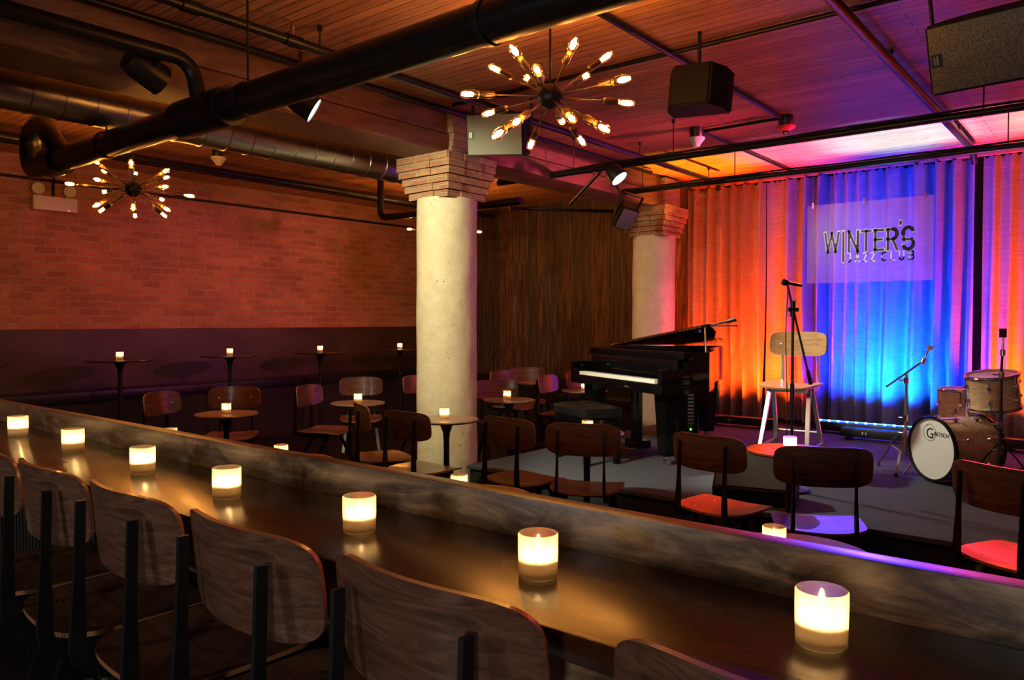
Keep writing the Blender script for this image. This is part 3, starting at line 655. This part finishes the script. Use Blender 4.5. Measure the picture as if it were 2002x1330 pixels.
pipe('conduit', 'thin black conduit along the upper brick wall', 'pipe', [(-8.68, .5, 2.89), (-8.68, 8.8, 2.89)], .014)
pipe('sprinkler_pipe', 'black pipe dropping from the ceiling left of the front column then running right', 'pipe', [(-6.9, 6.1, 3.12), (-6.9, 6.1, 2.66), (-4.8, 6.1, 2.66)], .04)
pipe('conduit', 'pair of brown conduits right of the front column', 'pipe', [(-5.6, 6.9, 2.75), (-4.7, 8.6, 2.80)], .02)

# ------------------------------------------------------------------ speakers, detectors, lights
def speaker(lab, loc, rot, sz, front, logo=True, grille='grille'):
    w_, h_, d_ = sz; t = thing('loudspeaker', lab, 'speaker', loc, 0, None, rot)
    bm = NB(); pts = [(-w_/2, -d_/2), (w_/2, -d_/2), (w_/2*.97, 0), (w_/2*.62, d_/2), (-w_/2*.62, d_/2), (-w_/2*.97, 0)]
    lo = [bm.verts.new((x, y, -h_/2)) for x, y in pts]; hi = [bm.verts.new((x, y, h_/2)) for x, y in pts]
    bm.faces.new(lo[::-1]); bm.faces.new(hi)
    for i in range(6): bm.faces.new([lo[i], lo[(i+1) % 6], hi[(i+1) % 6], hi[i]])
    bmesh.ops.bevel(bm, geom=bm.edges[:], offset=.01, segments=2, affect='EDGES'); obj('cabinet', bm, M['speaker'], t)
    g = obj('grille', B((-w_/2+.012, -d_/2-.008, -h_/2+.012), (w_/2-.012, -d_/2+.002, h_/2-.012), .004), M[grille], t)
    if logo:
        bm = NB(); box(bm, (-w_/2+.018, -d_/2-.012, -.03), (-w_/2+.062, -d_/2-.0075, .03), 0)
        box(bm, (-w_/2+.030, -d_/2-.0135, -.018), (-w_/2+.036, -d_/2-.0118, .018), 1); box(bm, (-w_/2+.042, -d_/2-.0135, -.02), (-w_/2+.050, -d_/2-.0118, .02), 1)
        obj('badge', bm, [M['black'], M['steel']], t, smooth=False)
    bare = not logo and w_ > .3
    bm = NB()
    if bare: box(bm, (-.06, -.03, h_/2-.004), (.06, .05, h_/2+.03))
    else: box(bm, (-w_/2-.012, -.02, -.02), (-w_/2-.004, .02, h_/2+.12)), box(bm, (w_/2+.004, -.02, -.02), (w_/2+.012, .02, h_/2+.12)), box(bm, (-w_/2-.012, -.02, h_/2+.11), (w_/2+.012, .02, h_/2+.12)); obj('yoke', bm, M['black'], t, smooth=False)
    if grille != 'none' and h_ > .235 and w_ > .3:
        bpy.context.view_layer.update(); q = t.matrix_world @ Vector((0, 0, h_/2+(.028 if bare else .115)))
        dp = obj('drop_rod', tube(NB(), [q, (q.x, q.y, CEIL-.001)], .011, 10), M['black'], t); dp.matrix_parent_inverse = t.matrix_world.inverted()
    return t
s.rotation_euler = (0, 0, R(-178))
speaker('grey-lit loudspeaker hung beside the brick head of the front column', (-3.72, 4.50, 2.86), (R(14), R(4), R(16)), (.46, .31, .30), None, True, 'grille_lit')
speaker('black loudspeaker seen from behind, hung under the ceiling right of the chandelier', (-1.99, 4.18, 2.79), (R(5), R(-3), R(186)), (.36, .24, .22), None, False)
speaker('large loudspeaker with perforated grille at the top right corner', (-.43, 4.20, 2.73), (R(22), 0, R(-6)), (.66, .32, .32), None)
sp4 = speaker('small dark speaker under the beam next to the far column head', (-4.10, 6.92, 2.54), (R(35), R(12), R(60)), (.20, .24, .20), None, False)
bpy.context.view_layer.update()
br = obj('wall_bracket', tube(NB(), bendy([(-4.10, 6.92, 2.60), (-4.17, 6.92, 2.84), (-4.255, 6.92, 2.88)], .05), .014, 10), M['black'], sp4); br.matrix_parent_inverse = sp4.matrix_world.inverted()
def par(lab, loc, target, r=.085, ln=.2, rail_pt=None, lens=True, mt='black'):
    t = thing('stage_light', lab, 'light', loc, 0, None); loc = Vector(loc); d = (Vector(target)-loc).normalized()
    Q = d.to_track_quat('Z', 'Y').to_matrix().to_4x4()
    obj('can', lathe(NB(), [(0, -ln), (r*.75, -ln), (r*.9, -ln*.8), (r, -ln*.3), (r, .0), (r*.93, .0), (r*.93, -.012), (0, -.012)], 28, 0, Q), M[mt], t)
    if lens: obj('lens', lathe(NB(), [(0, -.006), (r*.90, -.006), (r*.90, -.009), (0, -.009)], 28, 0, Q), M['lens_glow'], t)
    if rail_pt:
        q = Vector(rail_pt)-loc; b0 = Q @ Vector((r+.01, 0, -ln*.5)); b1 = Q @ Vector((-r-.01, 0, -ln*.5))
        obj('yoke', sweep(NB(), bendy([b0, b0+(q-b0)*.55, q, b1+(q-b1)*.55, b1], .04), rect(.022, .004), up=(0, 0, 1)), M['black'], t, smooth=False)
    return t
par('round stage light with glowing white lens on the upper rail', (-3.42, 5.70, 2.66), (-1.5, 5.9, .35), .08, .13, (-3.5, 5.86, 2.80))
par('black stage light left of the drain pipe branch, pointing at the column', (-4.12, 2.08, 2.75), (-4.35, 5, 1.6), .085, .2, (-4.0, 2.05, 2.87), False)
par('black stage light with a bright lens edge hanging below the drain pipe', (-3.50, 2.62, 2.60), (-1.55, 5.1, .7), .075, .18, (-3.62, 2.62, 2.96))

def detector(lab, x, y, red=False):
    t = thing('strobe_alarm' if red else 'smoke_detector', lab, 'alarm' if red else 'detector', (x, y, CEIL), 0)
    obj('mounting_box', lathe(NB(), [(0, -.085), (.055, -.085), (.058, -.08), (.058, -.001), (0, -.001)], 24), M['black'], t)
    if red:
        obj('horn', lathe(NB(), [(0, -.125), (.03, -.125), (.075, -.1), (.078, -.088), (0, -.086)], 24), M['red_plastic'], t)
        obj('lens', lathe(NB(), [(0, -.165), (.018, -.158), (.026, -.14), (.026, -.126), (0, -.126)], 20), M['clear'], t)
    else: obj('sensor', lathe(NB(), [(0, -.165), (.025, -.165), (.03, -.155), (.055, -.12), (.072, -.10), (.072, -.087), (0, -.086)], 28), M['white_plastic'], t)
detector('white smoke detector on the ceiling between chandelier and curtain', -2.98, 6.25)
detector('red strobe alarm on the ceiling right of the smoke detector', -2.235, 6.34, True)
detector('smoke detector seen under the air duct at left', -6.95, 4.07)
t = thing('emergency_light', 'white two-headed emergency light high on the brick wall at left', 'emergency light', (XW+.05, 3.25, 2.66), 0)
obj('housing', B((-.045, -.21, -.075), (.045, .21, .07), .012), M['white_plastic'], t)
for sy in (-1, 1):
    h = obj('lamp_head', lathe(NB(), [(0, .0), (.045, .002), (.058, .02), (.06, .05), (.052, .06), (0, .055)], 24, 0, Matrix.Translation((.0, sy*.15, .145)) @ Vector((1, -.35, -.15)).to_track_quat('Z', 'Y').to_matrix().to_4x4()), M['white_plastic'], t)
    obj('bracket', cyl(NB(), (-.01, sy*.13, .06), (-.01, sy*.13, .12), .01), M['white_plastic'], h)
obj('indicator', cyl(NB(), (.045, .12, -.062), (.05, .12, -.062), .006), M['red_led'], t)
pipe('conduit', 'short vertical conduit feeding the emergency light', 'pipe', [(XW+.03, 3.25, 2.74), (XW+.03, 3.25, 2.86), (XW+.03, 3.28, 3.12)], .012)

# ------------------------------------------------------------------ hanging sign
SY = 7.13
t = thing('hanging_sign', 'translucent acrylic club sign hung in front of the blue curtain', 'sign', (-1.80, SY, 2.14), 0)
obj('acrylic_panel', B((-.51, -.003, -.35), (.51, .003, .35)), M['acrylic'], t, smooth=False)
for x in (-.465, -.03, .45):
    w_ = obj('hanging_wire', cyl(NB(), (x, 0, .36), (x, 0, .67), .0016, seg=6), M['steel'], t)
    obj('clip', B((x-.006, -.008, .325), (x+.006, .008, .375)), M['pink_tape'], w_)
def strokes(lines, width, dy, th=.0015, close=.0):
    bm = NB()
    for ln in lines:
        for (a, b), (c, d) in zip(ln, ln[1:]):
            p = Vector((a, 0, b)); q = Vector((c, 0, d)); u = (q-p).normalized(); n = Vector((-u.z, 0, u.x))*width/2; e = u*close*width/2
            v = [bm.verts.new(z+Vector((0, y, 0))) for y in (dy, dy-th) for z in (p-e-n, q+e-n, q+e+n, p-e+n)]
            for f in ((0, 1, 2, 3), (7, 6, 5, 4), (0, 4, 5, 1), (1, 5, 6, 2), (2, 6, 7, 3), (3, 7, 4, 0)): bm.faces.new([v[i] for i in f])
    return bm
def arc(cx, cy, rx, ry, a0, a1, n=12): return [(cx+rx*math.cos(R(a0+(a1-a0)*i/n)), cy+ry*math.sin(R(a0+(a1-a0)*i/n))) for i in range(n+1)]
def S(x0, x1, h):
    c = (x0+x1)/2; r = (x1-x0)/2; q = h/4
    return [arc(c, h-q*1.02, r, q*1.02, 15, 180, 10)+[(x0, h*.72)]+arc(c-.0, h*.5+q*.15, r, q*.55, 200, 270, 4)[:2]+[(x1-r*.3, h*.45), (x1, h*.33)]+arc(c, q*1.05, r, q*1.05, 0, -165, 10)]
Hh = .182
def X(v): return (v-340)/1170*.726
W = [[[(X(352), Hh), (X(392), .008), (X(443), Hh*.98), (X(497), .008), (X(540), Hh)]],
     [[(X(602), Hh), (X(602), -.083)]],
     [[(X(676), 0), (X(676), Hh)], [(X(676), Hh), (X(795), 0)], [(X(795), 0), (X(795), Hh)]],
     [[(X(842), Hh-.008), (X(968), Hh-.008)], [(X(906), Hh), (X(906), 0)]],
     [[(X(1024), 0), (X(1024), Hh)], [(X(1015), Hh-.008), (X(1130), Hh-.008)], [(X(1015), Hh*.52), (X(1115), Hh*.52)], [(X(1015), .008), (X(1130), .008)]],
     [[(X(1186), 0), (X(1186), Hh)], [(X(1178), Hh-.008), (X(1250), Hh-.008)]+arc(X(1250), Hh*.74, X(1298)-X(1250), Hh*.23, 90, -90, 10)+[(X(1178), Hh*.51)], [(X(1245), Hh*.5), (X(1302), 0)]],
     [[(X(1346), Hh+.056), (X(1336), Hh+.028)]],
     S(X(1376), X(1500), Hh)]
lines = [l for g_ in W for l in g_]
o1 = obj('lettering_outline', strokes(lines, .0275, -.0032, .0012, .9), M['letter_light'], t, (-.36, 0, -.085), smooth=False)
o2 = obj('lettering_dark', strokes(lines, .0165, -.0050, .0012, .3), M['letter_dark'], t, (-.36, 0, -.085), smooth=False)
h2 = .07
def U(v): return (v-340)/1170*.726
J = [[(U(700), h2), (U(700), .018)]+arc(U(684), .016, U(700)-U(684), .016, 0, -150, 6)]
A_ = [[(U(767), 0), (U(795), h2), (U(823), 0)], [(U(775), h2*.3), (U(815), h2*.3)]]
Z_ = lambda a, b: [[(U(a), h2), (U(b), h2), (U(a), 0), (U(b), 0)]]
Cc = [arc(U(1138), h2*.72, U(1163)-U(1138), h2*.27, 20, 180, 7)+arc(U(1138), h2*.28, U(1163)-U(1138), h2*.27, 180, 340, 7)]
Ll = [[(U(1228), h2), (U(1228), 0), (U(1275), 0)]]
Uu = [[(U(1333), h2)]+arc(U(1360), .02, U(1386)-U(1360), .02, 180, 360, 8)+[(U(1386), h2)]]
Bb = [[(U(1454), 0), (U(1454), h2), (U(1485), h2)]+arc(U(1485), h2*.76, U(1505)-U(1485), h2*.24, 90, -90, 6)+[(U(1454), h2*.52)], [(U(1485), h2*.52)]+arc(U(1485), h2*.26, U(1508)-U(1485), h2*.26, 90, -90, 6)+[(U(1454), 0)]]
for ws in (J+A_+Z_(872, 918)+Z_(972, 1018), Cc+Ll+Uu+Bb): obj('lettering_small', strokes(ws, .0125, -.0040, .0012, .9), M['letter_light'], t, (-.36, 0, -.172), smooth=False)

# ------------------------------------------------------------------ grand piano
t = thing('grand_piano', 'black grand piano on stage with its lid slightly raised', 'piano', (-2.83, 5.42, ST), R(-27)+math.pi*0)
# local x: 0 at the treble (near) end going to -1.48 at the bass end; y away from the player
def smooth_outline(pts, k=8):
    out = []; n = len(pts)
    for i in range(n-1):
        p0 = Vector(pts[max(i-1, 0)]); p1_ = Vector(pts[i]); p2_ = Vector(pts[i+1]); p3 = Vector(pts[min(i+2, n-1)])
        for j in range(k):
            u = j/k; out.append(.5*((2*p1_)+(p2_-p0)*u+(2*p0-5*p1_+4*p2_-p3)*u*u+(3*p1_-p0-3*p2_+p3)*u**3))
    return out+[Vector(pts[-1])]
def outline(y0):
    return [Vector((-1.48, y0)), Vector((-1.48, 1.2))]+smooth_outline([(-1.475, 1.27), (-1.41, 1.47), (-1.26, 1.55), (-1.09, 1.46), (-.94, 1.26), (-.64, .98), (-.32, .73), (-.08, .51)], 6)+[Vector((0, .42)), Vector((0, y0))]
def extrude(bm, pts, z0, z1, mi=0):
    lo = [bm.verts.new((p[0], p[1], z0)) for p in pts]; hi = [bm.verts.new((p[0], p[1], z1)) for p in pts]
    bm.faces.new(lo[::-1]).material_index = mi; bm.faces.new(hi).material_index = mi
    for i in range(len(pts)): j = (i+1) % len(pts); bm.faces.new([lo[i], lo[j], hi[j], hi[i]]).material_index = mi
    return bm
ol = outline(.22)
bm = NB(); n = len(ol); c_ = Vector((-.76, .8)); inn = [p+(c_-p).normalized()*.045 for p in ol]
for zz, a, b in ((.60, ol, ol),):
    lo = [bm.verts.new((p.x, p.y, .60)) for p in ol]; hi = [bm.verts.new((p.x, p.y, .92)) for p in ol]; ih = [bm.verts.new((p.x, p.y, .92)) for p in inn]; il = [bm.verts.new((p.x, p.y, .80)) for p in inn]
    bm.faces.new(lo[::-1]); bm.faces.new(il)
    for i in range(n):
        j = (i+1) % n; bm.faces.new([lo[i], lo[j], hi[j], hi[i]]); bm.faces.new([hi[i], hi[j], ih[j], ih[i]]); bm.faces.new([ih[i], ih[j], il[j], il[i]])
cs = obj('case', bm, M['piano'], t)
obj('soundboard', extrude(NB(), [(p+(c_-p).normalized()*.055) for p in ol], .801, .815), M['gold'], cs)
bm = NB(); box(bm, (-1.48, -.04, .59), (0, .25, .665), 0, .006); box(bm, (-1.48, -.04, .66), (-1.42, .24, .79), 0, .01); box(bm, (-.06, -.04, .66), (0, .24, .79), 0, .01); box(bm, (-1.42, -.035, .65), (-.06, -.015, .672), 0, .003)
obj('keybed', bm, M['piano'], t)
bm = NB(); kw = 1.225/52; x0 = -1.355
for i in range(52): box(bm, (x0+i*kw+.0006, -.013, .672), (x0+(i+1)*kw-.0006, .15, .702))
kb = obj('white_keys', bm, M['ivory'], t, smooth=False)
bm = NB()
for i in range(51):
    if (i+5) % 7 in (0, 1, 3, 4, 5): box(bm, (x0+(i+1)*kw-.006, .05, .70), (x0+(i+1)*kw+.006, .15, .714))
obj('black_keys', bm, M['piano'], kb, smooth=False)
obj('fallboard', B((-1.42, .15, .69), (-.06, .175, .86), .006), M['piano'], t)
obj('key_slip_top', B((-1.48, .17, .86), (0, .26, .925), .006), M['piano'], t)
obj('music_desk', B((-1.1, .30, .925), (-.38, .50, .945), .004), M['piano'], t)
lid = NB(); lo_ = outline(.38)
extrude(lid, [(p.x+1.48+.012*(1 if p.x > -.7 else -1), p.y+.01) for p in lo_], 0, .022)
ld = obj('lid', lid, M['piano'], t, (-1.48, 0, .926), (0, R(-7.6), 0))
bm = NB()
for k in range(26):
    box(bm, (.06+k*.053, .386, .004), (.06+k*.053+.040, .3895, .018))
obj('lid_gold_glint', bm, M['gold'], ld, smooth=False)  # brass row carries the gold light along the lid's edge as colour
obj('lid_prop', cyl(NB(), (-.045, .42, .92), (-.06, .42, 1.115), .007), M['gold'], t)
def pleg(x, y):
    bm = NB(); a, b = .078, .052
    lo = [bm.verts.new((x+sx*b, y+sy*b, .075)) for sx, sy in ((-1, -1), (1, -1), (1, 1), (-1, 1))]; hi = [bm.verts.new((x+sx*a, y+sy*a, .60)) for sx, sy in ((-1, -1), (1, -1), (1, 1), (-1, 1))]
    bm.faces.new(lo[::-1]); bm.faces.new(hi)
    for i in range(4): bm.faces.new([lo[i], lo[(i+1) % 4], hi[(i+1) % 4], hi[i]])
    g = obj('leg', bm, M['piano'], t, smooth=False)
    bm = NB(); cyl(bm, (x, y, .04), (x, y, .075), .022); cyl(bm, (x-.02, y, .028), (x+.02, y, .028), .028); obj('caster', bm, M['chrome'], g)
pleg(-.20, .16); pleg(-1.36, .16); pleg(-1.22, 1.36)
bm = NB(); box(bm, (-.80, .20, .13), (-.77, .24, .60)); box(bm, (-.71, .20, .13), (-.68, .24, .60)); box(bm, (-.86, .17, .06), (-.62, .29, .13), 0, .01); ly = obj('pedal_lyre', bm, M['piano'], t, smooth=False)
for x in (-.80, -.74, -.68): obj('pedal', B((x-.014, .06, .055), (x+.014, .19, .068), .004), M['gold'], ly)
t = thing('piano_bench', 'low black padded piano bench in front of the keyboard', 'bench', (-3.56, 5.42, ST), R(-27))
bm = NB(); nx, ny = 12, 8; g = {}
for i in range(nx+1):
    for j in range(ny+1):
        x = -.28+.56*i/nx; y = -.175+.35*j/ny; e = min(1, min(i, nx-i)*.8)*min(1, min(j, ny-j)*.8)
        z = .46+.022*e-.016*(1 if (i in (3, 6, 9) and j in (2, 4, 6)) else 0); g[i, j] = bm.verts.new((x, y, z))
for i in range(nx):
    for j in range(ny): bm.faces.new([g[i, j], g[i+1, j], g[i+1, j+1], g[i, j+1]])
cu = obj('cushion', bm, M['leather'], t, ang=80); sd = obj('cushion_side', B((-.28, -.175, .385), (.28, .175, .461), .01), M['leather'], t)
obj('seat_frame', B((-.27, -.165, .33), (.27, .165, .386), .004), M['piano'], t)
for sx in (-1, 1):
    for sy in (-1, 1): obj('leg', B((sx*.245-.024, sy*.14-.024, 0), (sx*.245+.024, sy*.14+.024, .335), .004), M['piano'], t)
obj('knob', cyl(NB(), (.27, -.05, .36), (.315, -.05, .36), .018), M['chrome'], t)

# clip-on microphone boom lying over the raised lid
t = thing('microphone_boom', 'short black microphone boom over the raised edge of the piano lid', 'microphone', (-2.68, 6.02, 1.425))
bm = NB(); tube(bm, [(-.16, -.02, -.035), (.09, .05, .025)], .009, 10); tube(bm, [(-.06, 0, -.015), (.16, .05, -.012)], .006, 8); obj('arm', bm, M['black'], t)
obj('capsule', cyl(NB(), (.07, .045, .02), (.14, .065, .04), .016), M['black'], t)
obj('clamp', B((-.18, -.04, -.07), (-.14, 0, -.02), .005), M['black'], t)

# ------------------------------------------------------------------ microphone stand
mx, my = -1.816, 5.32
t = thing('microphone_stand', 'black boom microphone stand in front of the oak stool', 'microphone stand', (mx, my, ST))
obj('base', lathe(NB(), [(0, 0), (.12, 0), (.125, .006), (.12, .016), (.03, .03), (.016, .05), (0, .05)], 32), M['black'], t)
obj('pole', tube(NB(), [(0, 0, .03), (0, 0, 1.24)], .0095, 12), M['black'], t)
obj('grip', cyl(NB(), (0, 0, .60), (0, 0, .74), .014), M['black'], t)
rx, ry = .778, .628
b0 = (.128*rx, .128*ry, .735); b1 = (-.04*rx, -.04*ry, 1.42)
bo = obj('boom', tube(NB(), [b0, b1], .0075, 10), M['black'], t)
obj('counterweight', cyl(NB(), b0, (.105*rx, .105*ry, .83), .013), M['black'], bo)
bm = NB(); cyl(bm, (0-.03*rx, -.03*ry, 1.25), (.035*rx, .035*ry, 1.25), .016); cyl(bm, (-.002, 0, 1.20), (-.0, 0, 1.31), .017); obj('clutch', bm, M['black'], t)
mc = obj('microphone', lathe(NB(), [(0, -.09), (.010, -.09), (.012, 0), (.020, .01), (.024, .03), (.02, .045), (0, .055)], 20, 0, axis((-.03*rx, -.03*ry, 1.43), (-.2*rx-.03, -.2*ry, 1.47))), M['frame'], t)
obj('cable', tube(NB(), bendy([(-.035*rx, -.035*ry, 1.40), (-.05*rx, -.05*ry, 1.1), (-.03*rx, -.03*ry, .5), (-.05, 0, .05), (-.3, .1, .012), (-1.1, .5, .010)], .1), .0035, 6), M['black_matte'], t)

# ------------------------------------------------------------------ drum kit
def drum(name, lab, loc, rot, r, h, mat_head, lugs, group=None, legs=False, hoop='chrome', sh=M['pearl']):
    t = thing(name, lab, 'drum', loc, 0, group, rot)   # axis: local z, playing / front head at z=h
    sl = obj('shell', lathe(NB(), [(r, .01), (r, h-.01)], 48), sh, t)
    obj('head', lathe(NB(), [(0, h-.002), (r-.004, h-.002), (r+.001, h-.012)], 48), mat_head, t)
    obj('rear_head', lathe(NB(), [(0, .002), (r-.004, .002), (r+.001, .012)], 48), mat_head, t)
    for z in (0, h): obj('hoop', lathe(NB(), [(r-.006, z-.012), (r+.010, z-.012), (r+.014, z), (r+.010, z+.012), (r-.006, z+.012), (r-.003, z)], 48), M[hoop], t)
    for i in range(lugs):
        a = 2*math.pi*(i+.5)/lugs; cx_, cy_ = math.cos(a), math.sin(a)
        for z in ((h*.28, h*.72) if h > .2 else (h*.5,)):
            bm = NB(); cyl(bm, (cx_*(r-.002), cy_*(r-.002), z), (cx_*(r+.022), cy_*(r+.022), z), .019, .012, 12)
            ze = h if z > h*.4 else 0; cyl(bm, (cx_*(r+.013), cy_*(r+.013), z-.03 if ze else z+.03), (cx_*(r+.013), cy_*(r+.013), ze), .005, seg=8)
            obj('lug', bm, M['chrome'], sl)
    return t
fd = (-.63, -.777)
bd = drum('bass_drum', 'bass drum with white front head and pearl shell facing the audience', (-1.12-fd[0]*.40, 6.24-fd[1]*.40, ST+.245), Vector((fd[0], fd[1], 0)).to_track_quat('Z', 'Y').to_euler(), .225, .40, M['drum_head'], 8, hoop='black_hoop')
Qi = Vector((fd[0], fd[1], 0)).to_track_quat('Z', 'Y').to_matrix()
# logo on the front head: a local frame whose x runs to the viewer's right and y up
hx = Qi.inverted() @ Vector((-fd[1], fd[0], 0)); hy = Qi.inverted() @ Vector((0, 0, 1)); hz = Vector((0, 0, 1))
LM = Matrix((( hx.x, hy.x, hz.x, 0), (hx.y, hy.y, hz.y, 0), (hx.z, hy.z, hz.z, .3995), (0, 0, 0, 1)))
def text(body, size, x, y, par, m, shear=0, ext=.0004):
    cu_ = bpy.data.curves.new('logo', 'FONT'); cu_.body = body; cu_.size = size; cu_.extrude = ext; cu_.shear = shear; cu_.materials.append(m)
    tmp = bpy.data.objects.new('logo_curve', cu_); me = bpy.data.meshes.new_from_object(tmp); bpy.data.objects.remove(tmp)
    o = bpy.data.objects.new('logo', me); C.collection.objects.link(o); o.parent = par; o.matrix_parent_inverse = Matrix.Identity(4)
    o.matrix_local = LM @ Matrix.Translation((x, y, 0)); return o
text('G', .105, -.062, .075, bd, M['black']); text('RETSCH', .040, .012, .098, bd, M['black'], .2)
bm = NB()
for i in range(40):
    a = 2*math.pi*i/40; b = 2*math.pi*(i+.7)/40; c1 = Vector((-.026, .115, 0))
    v = [bm.verts.new(c1+Vector((q*math.cos(z), q*math.sin(z), .0005))) for q, z in ((.058, a), (.062, a), (.062, b), (.058, b))]; bm.faces.new(v)
ro = obj('logo_ring', bm, M['black'], bd, smooth=False); ro.matrix_local = LM
bm = NB()
for s_ in (-1, 1):
    p = Vector((s_*.20*(-fd[1]), s_*.20*fd[0], -.05)); q = Vector((s_*.30*(-fd[1])-fd[0]*-.05, s_*.30*fd[0]+fd[1]*.05, -.242)); tube(bm, [Qi.inverted() @ p+Vector((0, 0, .32)), Qi.inverted() @ q+Vector((0, 0, .34))], .007, 8)
obj('spur', bm, M['chrome'], bd)
tm = drum('tom_drum', 'pearl tom drum mounted high at the right edge of the photo', (-.77, 6.50, .83), (R(8), R(-4), 0), .165, .235, M['drum_head'], 6)
obj('mount_post', cyl(NB(), (-.19, .0, -.25), (-.165, .0, .12), .012), M['chrome'], tm)
ft = drum('floor_tom', 'pearl floor tom with white head behind the bass drum', (-1.06, 7.20, ST+.22), (0, 0, 0), .19, .39, M['drum_head'], 6)
for k in range(3):
    a = k*2.09+.4; l = obj('leg', tube(NB(), bendy([(.215*math.cos(a), .215*math.sin(a), .25), (.215*math.cos(a), .215*math.sin(a), -.12), (.24*math.cos(a), .24*math.sin(a), -.215)], .05), .006, 8), M['chrome'], ft)
sn = drum('snare_drum', 'shallow snare drum low behind the tom at the right edge', (-.35, 6.95, .82), (0, 0, 0), .175, .14, M['drum_head'], 8, hoop='chrome')
obj('stand', tube(NB(), [(0, 0, 0), (0, 0, -.54)], .012), M['chrome'], sn)
def cstand(lab, x, y, hgt, b0, b1, mt='steel'):
    t = thing('cymbal_stand', lab, 'cymbal stand', (x, y, ST), 0)
    obj('pole', sweep(NB(), [(0, 0, .12), (0, 0, hgt*.55), (0, 0, hgt)], circ(.011, 14), scales=[1.2, 1, .8], up=(1, 0, 0)), M[mt], t)
    for z in (.30, hgt*.55, hgt-.05):
        bm = NB(); cyl(bm, (0, 0, z-.022), (0, 0, z+.022), .019); cyl(bm, (-.02, 0, z), (-.05, .01, z), .006); obj('clamp', bm, M['chrome'], t)
    for k in range(3):
        a = k*2.094+.5; l = obj('leg', sweep(NB(), [(0, 0, .36), (.10*math.cos(a), .10*math.sin(a), .25), (.27*math.cos(a), .27*math.sin(a), .012)], rect(.018, .006), up=(0, 0, 1)), M[mt], t, smooth=False)
        obj('foot', cyl(NB(), (.26*math.cos(a), .26*math.sin(a), .0), (.275*math.cos(a), .275*math.sin(a), .035), .014, .010), M['black'], l)
        obj('brace', tube(NB(), [(0, 0, .13), (.14*math.cos(a), .14*math.sin(a), .19)], .005, 8), M[mt], l)
    if b0:
        b = obj('boom_arm', tube(NB(), [b0, b1], .0075, 10), M[mt], t)
        top = Vector(b1); d = (Vector(b1)-Vector(b0)).normalized(); d = (d+Vector((0, 0, 1.2))).normalized()
    else:
        b = obj('tilter', tube(NB(), [(0, 0, hgt), (0.005, 0, hgt+.12)], .008, 10), M[mt], t); top = Vector((0.005, 0, hgt+.10)); d = Vector((0, 0, 1))
    bm = NB(); cyl(bm, top-d*.0, top+d*.10, .006); cyl(bm, top-d*.02, top+d*.02, .016)
    obj('cymbal_post', bm, M['chrome'], b); obj('felt', cyl(NB(), top+d*.10, top+d*.16 if not b0 else top+d*.13, .022), M['black_matte'] if not b0 else M['white_plastic'], b)
cstand('chrome boom cymbal stand without a cymbal left of the bass drum', -1.36, 6.55, .76, (-.155*rx, -.155*ry, .66), (.13*rx, .13*ry, .86))
cstand('dark cymbal stand without a cymbal in front of the tom at right', -.68, 6.06, .86, None, None, 'frame')

# ------------------------------------------------------------------ stage gear
def ledbar(lab, x0, x1, y, strip=False):
    t = thing('led_bar', lab, 'light bar', ((x0+x1)/2, y, ST), 0, None); h = (x1-x0)/2
    bm = NB(); box(bm, (-h, -.06, .03), (h, .06, .115), 0, .008); box(bm, (-h+.05, -.07, 0), (-h+.09, .07, .035)); box(bm, (h-.09, -.07, 0), (h-.05, .07, .035)); obj('housing', bm, M['black'], t)
    bm = NB()
    for k in range(2): box(bm, (-.12+k*.03, -.062, .06), (-.108+k*.03, -.0605, .085))
    obj('display', bm, M['white_plastic'], t, smooth=False)
    if strip:
        so = obj('led_strip', B((-h, -.004+.055, .118), (h, .004+.055, .126)), M['led'], t, smooth=False)
        bm = NB(); n_ = int(h*2/.09)
        for k in range(n_): x = -h+.05+k*.09; box(bm, (x-.012, .048, .116), (x+.012, .050, .128))
        obj('led_dots', bm, M['led_dot'], so, smooth=False)
ledbar('black light bar on the stage floor below the orange curtain at left', -3.75, -2.98, 8.20)
ledbar('blue glowing light bar at the foot of the blue curtain', -2.62, -1.44, 8.36, True)
ledbar('black light bar on the stage floor in front of the blue light bar', -2.25, -1.60, 8.04)
ledbar('black light bar behind the drum kit at the right', -.9, .2, 8.2)
t = thing('stage_monitor', 'dark wedge monitor speaker at the stage edge behind the salmon lit table', 'speaker', (-1.90, 4.90, ST), R(14))
bm = NB(); pr2 = [(-.16, 0), (-.19, .10), (.06, .34), (.18, .30), (.18, 0)]; a_ = [bm.verts.new((-.25, y, z)) for y, z in pr2]; b_ = [bm.verts.new((.25, y, z)) for y, z in pr2]
bm.faces.new(a_); bm.faces.new(b_[::-1])
for i in range(5): bm.faces.new([a_[i], b_[i], b_[(i+1) % 5], a_[(i+1) % 5]])
obj('cabinet', bm, M['speaker'], t, smooth=False)
bm = NB(); a_ = Vector((0, -.192, .105)); nrm = Vector((0, -.69, .72))*.004
v = [bm.verts.new(Vector((x, y, z))+nrm) for x, y, z in ((-.235, -.180, .115), (.235, -.180, .115), (.235, .045, .325), (-.235, .045, .325))]; bm.faces.new(v); bmesh.ops.solidify(bm, geom=bm.faces[:], thickness=.003)
obj('grille', bm, M['monitor'], t, smooth=False)
t = thing('amplifier_rack', 'small equipment rack with red and green lights under the piano', 'rack', (-3.66, 7.32, ST), R(20))
obj('case', B((-.2, -.16, 0), (.2, .16, .50), .01), M['black_matte'], t)
bm = NB()
for k in range(9): box(bm, (.10, -.166, .12+k*.036), (.16, -.1605, .14+k*.036))
obj('button_column', bm, M['white_plastic'], t, smooth=False)
for k, (x, z, m_) in enumerate(((-.02, .44, 'red_led'), (-.06, .38, 'red_led'), (-.02, .30, 'red_led'), (.13, .07, 'green_led'))): obj('indicator', cyl(NB(), (x, -.161, z), (x, -.170, z), .009), M[m_], t)
